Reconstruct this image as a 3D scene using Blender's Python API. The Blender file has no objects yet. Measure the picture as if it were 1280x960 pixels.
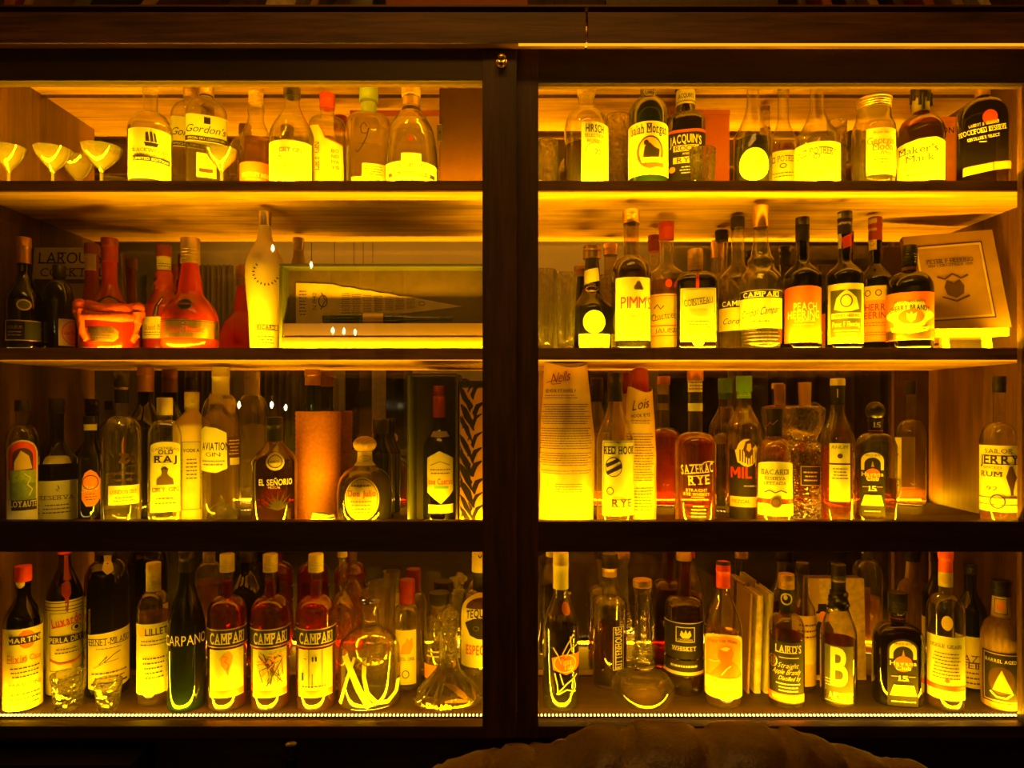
import bpy, bmesh, math, random
from math import sin, cos, pi, atan2, sqrt, radians
from mathutils import Vector, Matrix
from mathutils.geometry import tessellate_polygon
random.seed(7)
SC = bpy.context.scene
COL = SC.collection
# measured frame of the photograph: camera at (0,-DC,H), shelf front edge at y = 0
DC, F, H, CX, CY = 1.28, 845.0, 1.30, 640.0, 505.0
def S(y): return F / (DC + y)
def PX(px, y): return (px - CX) / S(y)
def PZ(py, y): return H - (py - CY) / S(y)
ROWZ = {1: H + .417, 2: H + .102, 3: H - .242, 4: H - .594}
MIRROR_Y = .196

# ---------------------------------------------------------------- materials
MATS = {}
def _new(name):
    m = bpy.data.materials.new(name); m.use_nodes = True
    nt = m.node_tree; nt.nodes.clear()
    out = nt.nodes.new('ShaderNodeOutputMaterial')
    MATS[name] = m
    return m, nt, nt.nodes, nt.links, out
def plain(name, col, rough=.5, metal=0, noise=0, scale=60, spec=.5, bump=0, trans=0):
    m, nt, N, L, out = _new(name)
    b = N.new('ShaderNodeBsdfPrincipled')
    b.inputs['Base Color'].default_value = (*col, 1)
    b.inputs['Roughness'].default_value = rough
    b.inputs['Metallic'].default_value = metal
    b.inputs['Specular IOR Level'].default_value = spec
    L.new(b.outputs[0], out.inputs[0])
    if noise or bump:
        tc = N.new('ShaderNodeTexCoord'); nz = N.new('ShaderNodeTexNoise')
        nz.inputs['Scale'].default_value = scale; nz.inputs['Detail'].default_value = 3
        L.new(tc.outputs['Object'], nz.inputs['Vector'])
        if noise:
            cr = N.new('ShaderNodeValToRGB')
            e = cr.color_ramp.elements
            e[0].position, e[1].position = .3, .7
            e[0].color = (*[c * (1 - noise) for c in col], 1); e[1].color = (*[min(1, c * (1 + noise * .4)) for c in col], 1)
            L.new(nz.outputs['Fac'], cr.inputs['Fac']); L.new(cr.outputs['Color'], b.inputs['Base Color'])
        if bump:
            bp = N.new('ShaderNodeBump'); bp.inputs['Strength'].default_value = bump; bp.inputs['Distance'].default_value = .002
            L.new(nz.outputs['Fac'], bp.inputs['Height']); L.new(bp.outputs[0], b.inputs['Normal'])
    return m
def wood(name, c0, c1, axis='X', scale=9, rough=.5, stretch=14, knots=0):
    m, nt, N, L, out = _new(name)
    b = N.new('ShaderNodeBsdfPrincipled'); b.inputs['Roughness'].default_value = rough
    L.new(b.outputs[0], out.inputs[0])
    tc = N.new('ShaderNodeTexCoord'); mp = N.new('ShaderNodeMapping')
    sc = {'X': (1, stretch, stretch), 'Y': (stretch, 1, stretch), 'Z': (stretch, stretch, 1)}[axis]
    mp.inputs['Scale'].default_value = sc
    L.new(tc.outputs['Object'], mp.inputs['Vector'])
    n1 = N.new('ShaderNodeTexNoise'); n1.inputs['Scale'].default_value = scale; n1.inputs['Detail'].default_value = 6
    n1.inputs['Roughness'].default_value = .65; n1.inputs['Distortion'].default_value = .6
    L.new(mp.outputs[0], n1.inputs['Vector'])
    n2 = N.new('ShaderNodeTexNoise'); n2.inputs['Scale'].default_value = scale * .25; n2.inputs['Detail'].default_value = 2
    L.new(mp.outputs[0], n2.inputs['Vector'])
    mx = N.new('ShaderNodeMath'); mx.operation = 'MULTIPLY_ADD'; mx.inputs[1].default_value = .6
    L.new(n1.outputs['Fac'], mx.inputs[0])
    m2 = N.new('ShaderNodeMath'); m2.operation = 'MULTIPLY'; m2.inputs[1].default_value = .4
    L.new(n2.outputs['Fac'], m2.inputs[0]); L.new(m2.outputs[0], mx.inputs[2])
    cr = N.new('ShaderNodeValToRGB'); e = cr.color_ramp.elements
    e[0].position, e[1].position = .36, .64; e[0].color = (*c0, 1); e[1].color = (*c1, 1)
    L.new(mx.outputs[0], cr.inputs['Fac']); L.new(cr.outputs['Color'], b.inputs['Base Color'])
    bp = N.new('ShaderNodeBump'); bp.inputs['Strength'].default_value = .25; bp.inputs['Distance'].default_value = .001
    L.new(mx.outputs[0], bp.inputs['Height']); L.new(bp.outputs[0], b.inputs['Normal'])
    return m
def thin_glass(name, tint=(1, 1, 1), edge=(.35, .33, .28), refl=1.0, rough=.03, blend=.25, dust=.05, dcol=None, wavy=.35):
    """a thin wall of glass: passes light, darkens where one looks along the wall, reflects like glass"""
    m, nt, N, L, out = _new(name)
    lw = N.new('ShaderNodeLayerWeight'); lw.inputs['Blend'].default_value = blend
    mc = N.new('ShaderNodeMix'); mc.data_type = 'RGBA'
    mc.inputs[6].default_value = (*tint, 1); mc.inputs[7].default_value = (*[t * e for t, e in zip(tint, edge)], 1)
    pw = N.new('ShaderNodeMath'); pw.operation = 'POWER'; pw.inputs[1].default_value = 3.0; lw.inputs['Blend'].default_value = .5
    L.new(lw.outputs['Facing'], pw.inputs[0]); L.new(pw.outputs[0], mc.inputs[0])
    tr = N.new('ShaderNodeBsdfTransparent'); L.new(mc.outputs[2], tr.inputs[0])
    gl = N.new('ShaderNodeBsdfGlossy'); gl.inputs['Roughness'].default_value = rough
    fr = N.new('ShaderNodeFresnel')
    ge = N.new('ShaderNodeNewGeometry'); io = N.new('ShaderNodeMapRange'); io.inputs['To Min'].default_value = 1.5; io.inputs['To Max'].default_value = 1 / 1.5
    L.new(ge.outputs['Backfacing'], io.inputs['Value']); L.new(io.outputs['Result'], fr.inputs['IOR'])
    tc = N.new('ShaderNodeTexCoord'); nz = N.new('ShaderNodeTexNoise'); nz.inputs['Scale'].default_value = 28
    L.new(tc.outputs['Object'], nz.inputs['Vector'])
    bp = N.new('ShaderNodeBump'); bp.inputs['Strength'].default_value = wavy; bp.inputs['Distance'].default_value = .0015
    L.new(nz.outputs['Fac'], bp.inputs['Height']); L.new(bp.outputs[0], gl.inputs['Normal'])
    mu = N.new('ShaderNodeMath'); mu.operation = 'MULTIPLY'; mu.inputs[1].default_value = refl; mu.use_clamp = True
    L.new(fr.outputs[0], mu.inputs[0])
    mx = N.new('ShaderNodeMixShader'); L.new(mu.outputs[0], mx.inputs[0]); L.new(gl.outputs[0], mx.inputs[2])
    df = N.new('ShaderNodeBsdfDiffuse'); df.inputs[0].default_value = (*(dcol or (.8, .75, .65)), 1)
    tl = N.new('ShaderNodeBsdfTranslucent'); tl.inputs[0].default_value = (*(dcol or (.8, .75, .65)), 1)
    ms = N.new('ShaderNodeMixShader'); ms.inputs[0].default_value = .5; L.new(df.outputs[0], ms.inputs[1]); L.new(tl.outputs[0], ms.inputs[2])
    md = N.new('ShaderNodeMixShader'); md.inputs[0].default_value = dust; L.new(tr.outputs[0], md.inputs[1]); L.new(ms.outputs[0], md.inputs[2]); L.new(md.outputs[0], mx.inputs[1])
    L.new(mx.outputs[0], out.inputs[0])
    return m
def thick(name, col=(1, 1, 1), ior=1.45, clear=.3, rough=0.0, bump=0, scale=60, glow=.06, gcol=None):
    """solid glass or liquid: refracts, part of the light passes straight on"""
    m, nt, N, L, out = _new(name)
    g = N.new('ShaderNodeBsdfGlass'); g.inputs['Color'].default_value = (*col, 1); g.inputs['IOR'].default_value = ior; g.inputs['Roughness'].default_value = rough
    tr = N.new('ShaderNodeBsdfTransparent'); tr.inputs[0].default_value = (*col, 1)
    mx = N.new('ShaderNodeMixShader'); mx.inputs[0].default_value = clear
    L.new(g.outputs[0], mx.inputs[1]); L.new(tr.outputs[0], mx.inputs[2])
    tl = N.new('ShaderNodeBsdfTranslucent'); tl.inputs[0].default_value = (*(gcol or col), 1)
    md = N.new('ShaderNodeMixShader'); md.inputs[0].default_value = glow; L.new(mx.outputs[0], md.inputs[1]); L.new(tl.outputs[0], md.inputs[2]); L.new(md.outputs[0], out.inputs[0])
    if bump:
        tc = N.new('ShaderNodeTexCoord'); nz = N.new('ShaderNodeTexVoronoi'); nz.inputs['Scale'].default_value = scale
        L.new(tc.outputs['Object'], nz.inputs['Vector'])
        bp = N.new('ShaderNodeBump'); bp.inputs['Strength'].default_value = bump; bp.inputs['Distance'].default_value = .003
        L.new(nz.outputs['Distance'], bp.inputs['Height']); L.new(bp.outputs[0], g.inputs['Normal'])
    return m
def emit(name, col, st):
    m, nt, N, L, out = _new(name)
    e = N.new('ShaderNodeEmission'); e.inputs[0].default_value = (*col, 1); e.inputs[1].default_value = st
    L.new(e.outputs[0], out.inputs[0]); return m

plain('paper', (.47, .48, .38), .75, noise=.10, scale=40)
plain('cream', (.50, .46, .28), .75, noise=.12, scale=40)
plain('tan_paper', (.50, .36, .18), .8, noise=.2, scale=30)
plain('dim_paper', (.34, .27, .16), .8, noise=.2, scale=30)
plain('orange_paper', (.70, .22, .04), .7, noise=.15)
plain('red', (.55, .035, .015), .5)
plain('red_orange', (.72, .10, .02), .5, noise=.1)
plain('dark_red', (.22, .015, .01), .35, noise=.2)
plain('ink', (.012, .007, .004), .7, spec=.15)
plain('brown_ink', (.05, .02, .007), .7, spec=.2)
plain('grey_ink', (.07, .042, .018), .7, spec=.2)
plain('print_orange', (.40, .055, .01), .7, spec=.2)
plain('print_red', (.40, .022, .006), .7, spec=.2)
plain('print_tan', (.24, .13, .04), .7, spec=.2)
plain('green', (.10, .34, .06), .45)
plain('pale_green', (.34, .52, .22), .4)
plain('black', (.012, .009, .007), .32)
plain('black_label', (.009, .006, .004), .65, spec=.2)
plain('olive_label', (.05, .05, .022), .6, spec=.3)
plain('gold', (.78, .52, .18), .28, metal=1)
plain('dull_gold', (.55, .36, .14), .42, metal=.8)
plain('copper_foil', (.40, .17, .07), .38, metal=.7)
plain('steel', (.62, .55, .42), .25, metal=1)
plain('dark_steel', (.10, .07, .04), .3, metal=1)
plain('white_print', (.7, .66, .52), .6)
plain('cork', (.48, .30, .14), .85, noise=.35, scale=180, bump=.4)
plain('red_wax', (.36, .03, .02), .3, bump=.8, scale=50)
plain('fur_red', (.60, .07, .02), .9, bump=1, scale=160, noise=.35)
plain('frosted', (.62, .52, .34), .35, noise=.06, scale=8)
plain('cardboard', (.42, .25, .11), .8, noise=.15, scale=15)
plain('leather', (.075, .034, .013), .42, bump=.5, scale=220, noise=.25)
plain('dark_leather', (.06, .026, .012), .5, bump=.4, scale=120, noise=.3)
plain('case_brown', (.034, .011, .004), .7, spec=.1, bump=.3, scale=90, noise=.2)
plain('book_red', (.32, .06, .025), .6, noise=.12, scale=20)
plain('book_dark', (.035, .02, .012), .5, noise=.3, scale=20)
plain('book_tan', (.30, .17, .07), .7, noise=.2, scale=20)
plain('pages', (.55, .44, .28), .85, noise=.3, scale=90)
plain('wall_paint', (.50, .38, .20), .8, noise=.08, scale=3)
plain('curtain', (.20, .12, .05), .9, noise=.3, scale=6)
plain('night_pane', (.01, .008, .006), .1)
plain('box_green', (.07, .075, .03), .45, noise=.25, scale=14)
plain('box_lining', (.10, .06, .03), .6, noise=.2)
plain('brass', (.80, .55, .22), .2, metal=1)
plain('art_blue', (.12, .20, .16), .6, noise=.4, scale=90)
plain('art_green', (.20, .30, .10), .6, noise=.5, scale=120)
plain('tape', (.06, .04, .02), .5)
wood('walnut', (.045, .016, .005), (.18, .072, .024), 'X', 9, .5)
wood('walnut_up', (.055, .020, .007), (.19, .080, .028), 'Z', 9, .45)
wood('door_wood', (.018, .0065, .0025), (.045, .017, .006), 'X', 11, .5)
wood('door_wood_up', (.025, .009, .0035), (.09, .034, .012), 'Z', 11, .45)
wood('shelf_wood', (.30, .15, .05), (.84, .52, .20), 'X', 5, .55, 12)
wood('side_wood', (.07, .027, .009), (.17, .072, .024), 'Z', 6, .5)
wood('keg_wood', (.14, .08, .035), (.36, .22, .10), 'Z', 30, .5, 6)
wood('shelf_top', (.03, .012, .005), (.085, .036, .013), 'X', 7, .55, 12)
wood('easel_wood', (.5, .34, .16), (.72, .52, .28), 'X', 8, .5)
wood('floor_wood', (.03, .015, .007), (.07, .034, .015), 'Y', 4, .4)

thin_glass('glass', (.98, .97, .93), (.20, .16, .09), 3.0, dust=.012)
thin_glass('pane', (.985, .98, .97), (.8, .8, .75), 1.0, 0.0, dust=.003, wavy=0)
thin_glass('coupe_crystal', (.97, .95, .9), (.5, .45, .3), 4.0, dust=.09)
thin_glass('glass_amber', (.60, .22, .05), (.35, .3, .2), 2.6, dust=.012, dcol=(.6, .2, .05))
thin_glass('glass_brown', (.14, .045, .012), (.3, .3, .3), 2.4, dust=.01, dcol=(.3, .1, .03))
thin_glass('glass_black', (.012, .009, .006), (.3, .3, .3), 1.7, dust=.004, dcol=(.1, .06, .03))
thin_glass('glass_green', (.04, .08, .02), (.3, .4, .3), 2.0, dust=.07, dcol=(.06, .16, .03))
thin_glass('glass_smoke', (.7, .6, .42), (.4, .36, .3), 2.8, dust=.01)
thin_glass('satin_red_glass', (.75, .045, .01), (.5, .3, .3), 1.2, .12, dust=.55, dcol=(.72, .045, .008))
thick('crystal', (.98, .97, .94), 1.45, .30, glow=.012)
thick('cut_crystal', (.98, .97, .94), 1.45, .28, bump=.9, scale=95, glow=.012)
thick('water', (.98, .95, .86), 1.33, .78, glow=.02)
thick('amber', (.85, .26, .03), 1.34, .5, glow=.07, gcol=(.8, .20, .01))
thick('deep_amber', (.50, .09, .008), 1.34, .45, glow=.04, gcol=(.7, .11, .005))
thick('red_liquid', (.74, .014, .001), 1.34, .45, glow=.09, gcol=(.9, .012, .001))
thick('dark_liquid', (.05, .012, .003), 1.34, .3, glow=.04, gcol=(.2, .03, .01))
thick('gold_liquid', (.95, .66, .2), 1.34, .5, glow=.06)

def mirror_mat():
    m, nt, N, L, out = _new('smoked_mirror')
    g = N.new('ShaderNodeBsdfGlossy'); g.inputs['Color'].default_value = (.76, .68, .52, 1); g.inputs['Roughness'].default_value = 0
    L.new(g.outputs[0], out.inputs[0]); return m
mirror_mat()
LEDC = (1.0, .49, .0)
emit('led', (1.0, .62, .10), 6)
emit('candle', (1.0, .85, .45), 25)

# ---------------------------------------------------------------- mesh builder
class MB:
    def __init__(s): s.v, s.f, s.m, s.sm, s.names = [], [], [], [], []
    def mi(s, mat):
        if mat not in s.names: s.names.append(mat)
        return s.names.index(mat)
    def add(s, vs, fs, mat, smooth=False):
        b = len(s.v); s.v += [tuple(v) for v in vs]; k = s.mi(mat)
        for f in fs: s.f.append(tuple(b + i for i in f)); s.m.append(k); s.sm.append(smooth)
    def box(s, x0, x1, y0, y1, z0, z1, mat, M=None):
        vs = [(x, y, z) for x in (x0, x1) for y in (y0, y1) for z in (z0, z1)]
        if M: vs = [M @ Vector(v) for v in vs]
        s.add(vs, [(0, 1, 3, 2), (4, 6, 7, 5), (0, 4, 5, 1), (2, 3, 7, 6), (0, 2, 6, 4), (1, 5, 7, 3)], mat)
    def loft(s, secs, mat, seg=32, cap0=True, cap1=True, smooth=True):
        """secs: (z, rx, ry, n) superellipse rings from bottom to top"""
        vs, fs = [], []
        for z, rx, ry, n in secs:
            for i in range(seg):
                t = 2 * pi * i / seg; c, q = cos(t), sin(t); e = 2 / n
                vs.append((rx * math.copysign(abs(c) ** e, c), ry * math.copysign(abs(q) ** e, q), z))
        for j in range(len(secs) - 1):
            for i in range(seg):
                a, b = j * seg + i, j * seg + (i + 1) % seg
                fs.append((a, b, b + seg, a + seg))
        if cap0: fs.append(tuple(reversed(range(seg))))
        if cap1: fs.append(tuple(range((len(secs) - 1) * seg, len(secs) * seg)))
        s.add(vs, fs, mat, smooth)
    def tube(s, pts, r, mat, seg=10, closed=False):
        pts = [Vector(p) for p in pts]; n = len(pts); vs, fs = [], []
        up = Vector((0, 0, 1))
        for i, p in enumerate(pts):
            d = (pts[(i + 1) % n] - pts[i - 1]) if closed or 0 < i < n - 1 else (pts[min(i + 1, n - 1)] - pts[max(i - 1, 0)])
            d.normalize(); a = d.cross(up if abs(d.z) < .95 else Vector((1, 0, 0))).normalized(); b = d.cross(a)
            rr = r[i] if isinstance(r, (list, tuple)) else r
            for k in range(seg):
                t = 2 * pi * k / seg; vs.append(p + a * (rr * cos(t)) + b * (rr * sin(t)))
        m = n if closed else n - 1
        for j in range(m):
            for k in range(seg):
                a, b = j * seg + k, j * seg + (k + 1) % seg
                c, d = ((j + 1) % n) * seg + k, ((j + 1) % n) * seg + (k + 1) % seg
                fs.append((a, b, d, c))
        if not closed: fs += [tuple(range(seg)), tuple(reversed(range((n - 1) * seg, n * seg)))]
        s.add(vs, fs, mat, True)
    def build(s, name, parent=None, bevel=0, label=None, loc=None):
        me = bpy.data.meshes.new(name); me.from_pydata(s.v, [], s.f)
        for n in s.names: me.materials.append(MATS[n])
        me.polygons.foreach_set('material_index', s.m); me.polygons.foreach_set('use_smooth', s.sm)
        bm = bmesh.new(); bm.from_mesh(me); bmesh.ops.recalc_face_normals(bm, faces=bm.faces)
        if bevel: bmesh.ops.bevel(bm, geom=bm.edges[:], offset=bevel, segments=2, affect='EDGES', profile=.6, clamp_overlap=True)
        bm.to_mesh(me); bm.free(); me.update()
        if any(s.sm): me.set_sharp_from_angle(angle=radians(42))
        o = bpy.data.objects.new(name, me); COL.objects.link(o)
        if parent: o.parent = parent
        if loc: o.location = loc
        if label: o['label'] = label
        return o
def thing(name, label, cat, loc=(0, 0, 0), rz=0, group=None):
    o = bpy.data.objects.new(name, None); o.empty_display_size = .05; COL.objects.link(o)
    o.location = loc; o.rotation_euler = (0, 0, rz); o['label'] = label; o['category'] = cat
    if group: o['group'] = group
    return o
def tag(o, label, cat, group=None):
    o['label'] = label; o['category'] = cat
    if group: o['group'] = group
    return o
def struct(mb, name, bevel=0):
    o = mb.build(name, bevel=bevel); o['kind'] = 'structure'; return o
def copy_tree(o, parent=None):
    c = o.copy(); COL.objects.link(c); c.parent = parent
    for ch in list(o.children): copy_tree(ch, c)
    return c

# ---------------------------------------------------------------- flat printing: letters and shapes in (u, z) metres
GL = {}
def load_glyphs(chars):
    objs = []
    for bold in (0, 1):
        for ch in chars:
            cu = bpy.data.curves.new('g', 'FONT'); cu.body = ch; cu.size = 1; cu.resolution_u = 3
            cu.offset = .022 if bold and ch not in 'Mm' else 0
            o = bpy.data.objects.new('g', cu); COL.objects.link(o); objs.append((ch, bold, o, cu))
    bpy.context.view_layer.update(); dg = bpy.context.evaluated_depsgraph_get()
    for ch, bold, o, cu in objs:
        me = bpy.data.meshes.new_from_object(o.evaluated_get(dg))
        vs = [(v.co.x, v.co.y) for v in me.vertices]; fs = [tuple(p.vertices) for p in me.polygons]
        if vs:
            x0 = min(v[0] for v in vs); x1 = max(v[0] for v in vs)
            GL[(ch, bold)] = ([(x - x0, y) for x, y in vs], fs, x1 - x0)
        bpy.data.objects.remove(o); bpy.data.curves.remove(cu); bpy.data.meshes.remove(me)
load_glyphs(sorted(set("ABCDEFGHIJKLMNOPQRSTUVWXYZabcdefghijklmnopqrstuvwxyz0123456789'.,&-ñÑ")))
_bm = [(0, 0), (0, .7), (.17, .7), (.37, .40), (.57, .7), (.74, .7), (.74, 0), (.58, 0), (.58, .46), (.41, .19), (.33, .19), (.16, .46), (.16, 0)]
GL[('M', 1)] = (_bm, [tuple(t_) for t_ in tessellate_polygon([[Vector((x, y, 0)) for x, y in _bm]])], .74)
CAPH = max(y for x, y in GL[('H', 0)][0])
def text2d(txt, h, w=None, bold=0, shear=0, serif=0):
    """verts, faces of a line of text centred at 0, capital height h, total width w"""
    vs, fs, cur = [], [], 0
    gap = .085 if not bold else .10
    for ch in txt:
        if ch == ' ': cur += .34; continue
        g = GL.get((ch, bold))
        if not g: continue
        b = len(vs); vs += [(x + cur, y) for x, y in g[0]]; fs += [tuple(b + i for i in f) for f in g[1]]
        if serif and ch not in "'.,-":
            # slab feet at the base and head of each capital
            for yy in ((-.01, .06),) + (((CAPH - .06, CAPH + .01),) if ch.isupper() and ch not in 'AJL' else ()):
                if ch in 'CGOQSJUcgosebdpqajyt0368': continue
                b = len(vs); a = cur - .05; c = cur + g[2] + .05
                if ch in 'FPTYV' and yy[0] < 0: a, c = cur + g[2] * (.18 if ch in 'TYV' else -.1), cur + g[2] * (.82 if ch in 'TYV' else .5)
                vs += [(a, yy[0]), (c, yy[0]), (c, yy[1]), (a, yy[1])]; fs.append((b, b + 1, b + 2, b + 3))
        cur += g[2] + gap
    tot = max(cur - gap, .01); sy = h / CAPH; sx = (w / tot) if w else sy
    return [((x - tot / 2) * sx + shear * (y * sy - h / 2), y * sy - h / 2) for x, y in vs], fs
def subdiv(vs, fs, step):
    """cut along x so that the shape can follow a curved wall"""
    if not vs: return vs, fs
    x0, x1 = min(v[0] for v in vs), max(v[0] for v in vs)
    if x1 - x0 <= step: return vs, fs
    bm = bmesh.new(); bv = [bm.verts.new((x, y, 0)) for x, y in vs]
    for f in fs:
        try: bm.faces.new([bv[i] for i in f])
        except ValueError: pass
    n = int((x1 - x0) / step)
    for k in range(1, n + 1):
        x = x0 + (x1 - x0) * k / (n + 1)
        bmesh.ops.bisect_plane(bm, geom=bm.verts[:] + bm.edges[:] + bm.faces[:], plane_co=(x, 0, 0), plane_no=(1, 0, 0))
    bm.verts.index_update()
    r = [(v.co.x, v.co.y) for v in bm.verts], [tuple(v.index for v in f.verts) for f in bm.faces]
    bm.free(); return r
def ngon(pts):
    tri = tessellate_polygon([[Vector((x, y, 0)) for x, y in pts]])
    return list(pts), [tuple(t) for t in tri]
def ell(cx, cy, rx, ry, n=28): return [(cx + rx * cos(2 * pi * i / n), cy + ry * sin(2 * pi * i / n)) for i in range(n)]
def ringf(cx, cy, rx, ry, t, n=28):
    a, b = ell(cx, cy, rx, ry, n), ell(cx, cy, rx - t, ry - t, n)
    return a + b, [(i, (i + 1) % n, n + (i + 1) % n, n + i) for i in range(n)]
def draw(mb, items, mapf, U, V, s, step=.004, base_off=.0004):
    """items in photo pixels; U(px)->u metres, V(py)->z metres, s px per metre; mapf(u,z,off)->xyz"""
    for k, it in enumerate(items):
        kind = it[0]; off = base_off + .00016 * k
        o = it[-1] if isinstance(it[-1], dict) else {}
        if kind == 't':      # ('t', text, cx, cy, h, w, mat, {opt})
            _, t, cx, cy, h, w, mat = it[:7]
            vs, fs = text2d(t, h / s, w / s if w else None, o.get('b', 0), o.get('sh', 0), o.get('serif', 0))
            u0, z0 = U(cx), V(cy); arc = o.get('arc', 0)
            if arc: W = max(abs(v[0]) for v in vs) or 1; vs = [(x, y - arc / s * (x / W) ** 2) for x, y in vs]
            if o.get('rot'):
                c, q = cos(radians(o['rot'])), sin(radians(o['rot'])); vs = [(x * c - y * q, x * q + y * c) for x, y in vs]
            vs = [(x + u0, y + z0) for x, y in vs]
        elif kind == 'r':
            _, x0, y0, x1, y1, mat = it[:6]; a, b = U(x0), U(x1); c, d = V(y1), V(y0)
            vs, fs = [(a, c), (b, c), (b, d), (a, d)], [(0, 1, 2, 3)]
        elif kind == 'frame':
            _, x0, y0, x1, y1, t, mat = it[:7]; a, b = U(x0), U(x1); c, d = V(y1), V(y0); t /= s
            vs = [(a, c), (b, c), (b, d), (a, d), (a + t, c + t), (b - t, c + t), (b - t, d - t), (a + t, d - t)]
            fs = [(0, 1, 5, 4), (1, 2, 6, 5), (2, 3, 7, 6), (3, 0, 4, 7)]
        elif kind == 'o':
            _, cx, cy, rx, ry, mat = it[:6]; vs = ell(U(cx), V(cy), rx / s, ry / s); fs = [tuple(range(len(vs)))]
        elif kind == 'ring':
            _, cx, cy, rx, ry, t, mat = it[:7]; vs, fs = ringf(U(cx), V(cy), rx / s, ry / s, t / s)
        elif kind == 'arch':
            _, x0, y0, x1, y1, mat = it[:6]; a, b = U(x0), U(x1); c, d = V(y1), V(y0); r = (b - a) / 2; hh = min(r, o.get('h', 99) / s)
            vs = [(a, c), (b, c)] + [(a + r + r * cos(pi * i / 14), d - hh + hh * sin(pi * i / 14)) for i in range(15)]
            vs, fs = ngon(vs)
        elif kind == 'poly':
            _, pts, mat = it[:3]; vs, fs = ngon([(U(x), V(y)) for x, y in pts])
        elif kind == 'lines':  # rows of small print
            _, x0, y0, x1, y1, n, mat = it[:7]; a, b = U(x0), U(x1); vs, fs = [], []
            rnd = random.Random(int(x0 * 7 + y0)); lh = (y1 - y0) / n
            for i in range(n):
                zc = V(y0 + lh * (i + .5)); t = lh * .16 / s; w = (b - a) * rnd.uniform(.72, 1); c = (a + b) / 2; x = c - w / 2
                while x < c + w / 2:
                    l = min(rnd.uniform(1.2, 4) / s, c + w / 2 - x)
                    q = len(vs); vs += [(x, zc - t), (x + l, zc - t), (x + l, zc + t), (x, zc + t)]; fs.append((q, q + 1, q + 2, q + 3)); x += l + .7 / s
        elif kind == 'stroke':  # ('stroke', [(x,y)..], width, mat) a drawn line
            _, pts, wd, mat = it[:4]; p2 = [Vector((U(x), V(y))) for x, y in pts]; vs, fs = [], []
            for i, p in enumerate(p2):
                d = (p2[min(i + 1, len(p2) - 1)] - p2[max(i - 1, 0)]); d.normalize(); nrm = Vector((-d.y, d.x)) * (wd / s / 2)
                if o.get('taper'): nrm *= max(.12, sin(pi * (i + .3) / (len(p2) - .4)))
                vs += [tuple(p + nrm), tuple(p - nrm)]
            fs = [(2 * i, 2 * i + 1, 2 * i + 3, 2 * i + 2) for i in range(len(p2) - 1)]
        else: raise ValueError(kind)
        if kind == 't': mat = {'orange_paper': 'print_orange', 'red_orange': 'print_red', 'red': 'print_red', 'tan_paper': 'print_tan'}.get(mat, mat)
        vs, fs = subdiv(vs, fs, step)
        if step < 1 and kind not in ('t', 'lines') and vs and max(v[1] for v in vs) - min(v[1] for v in vs) > .012:
            sw, fs = subdiv([(y, x) for x, y in vs], fs, .007); vs = [(x, y) for y, x in sw]
        mb.add([mapf(x, y, off) for x, y in vs], fs, mat)

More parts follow.
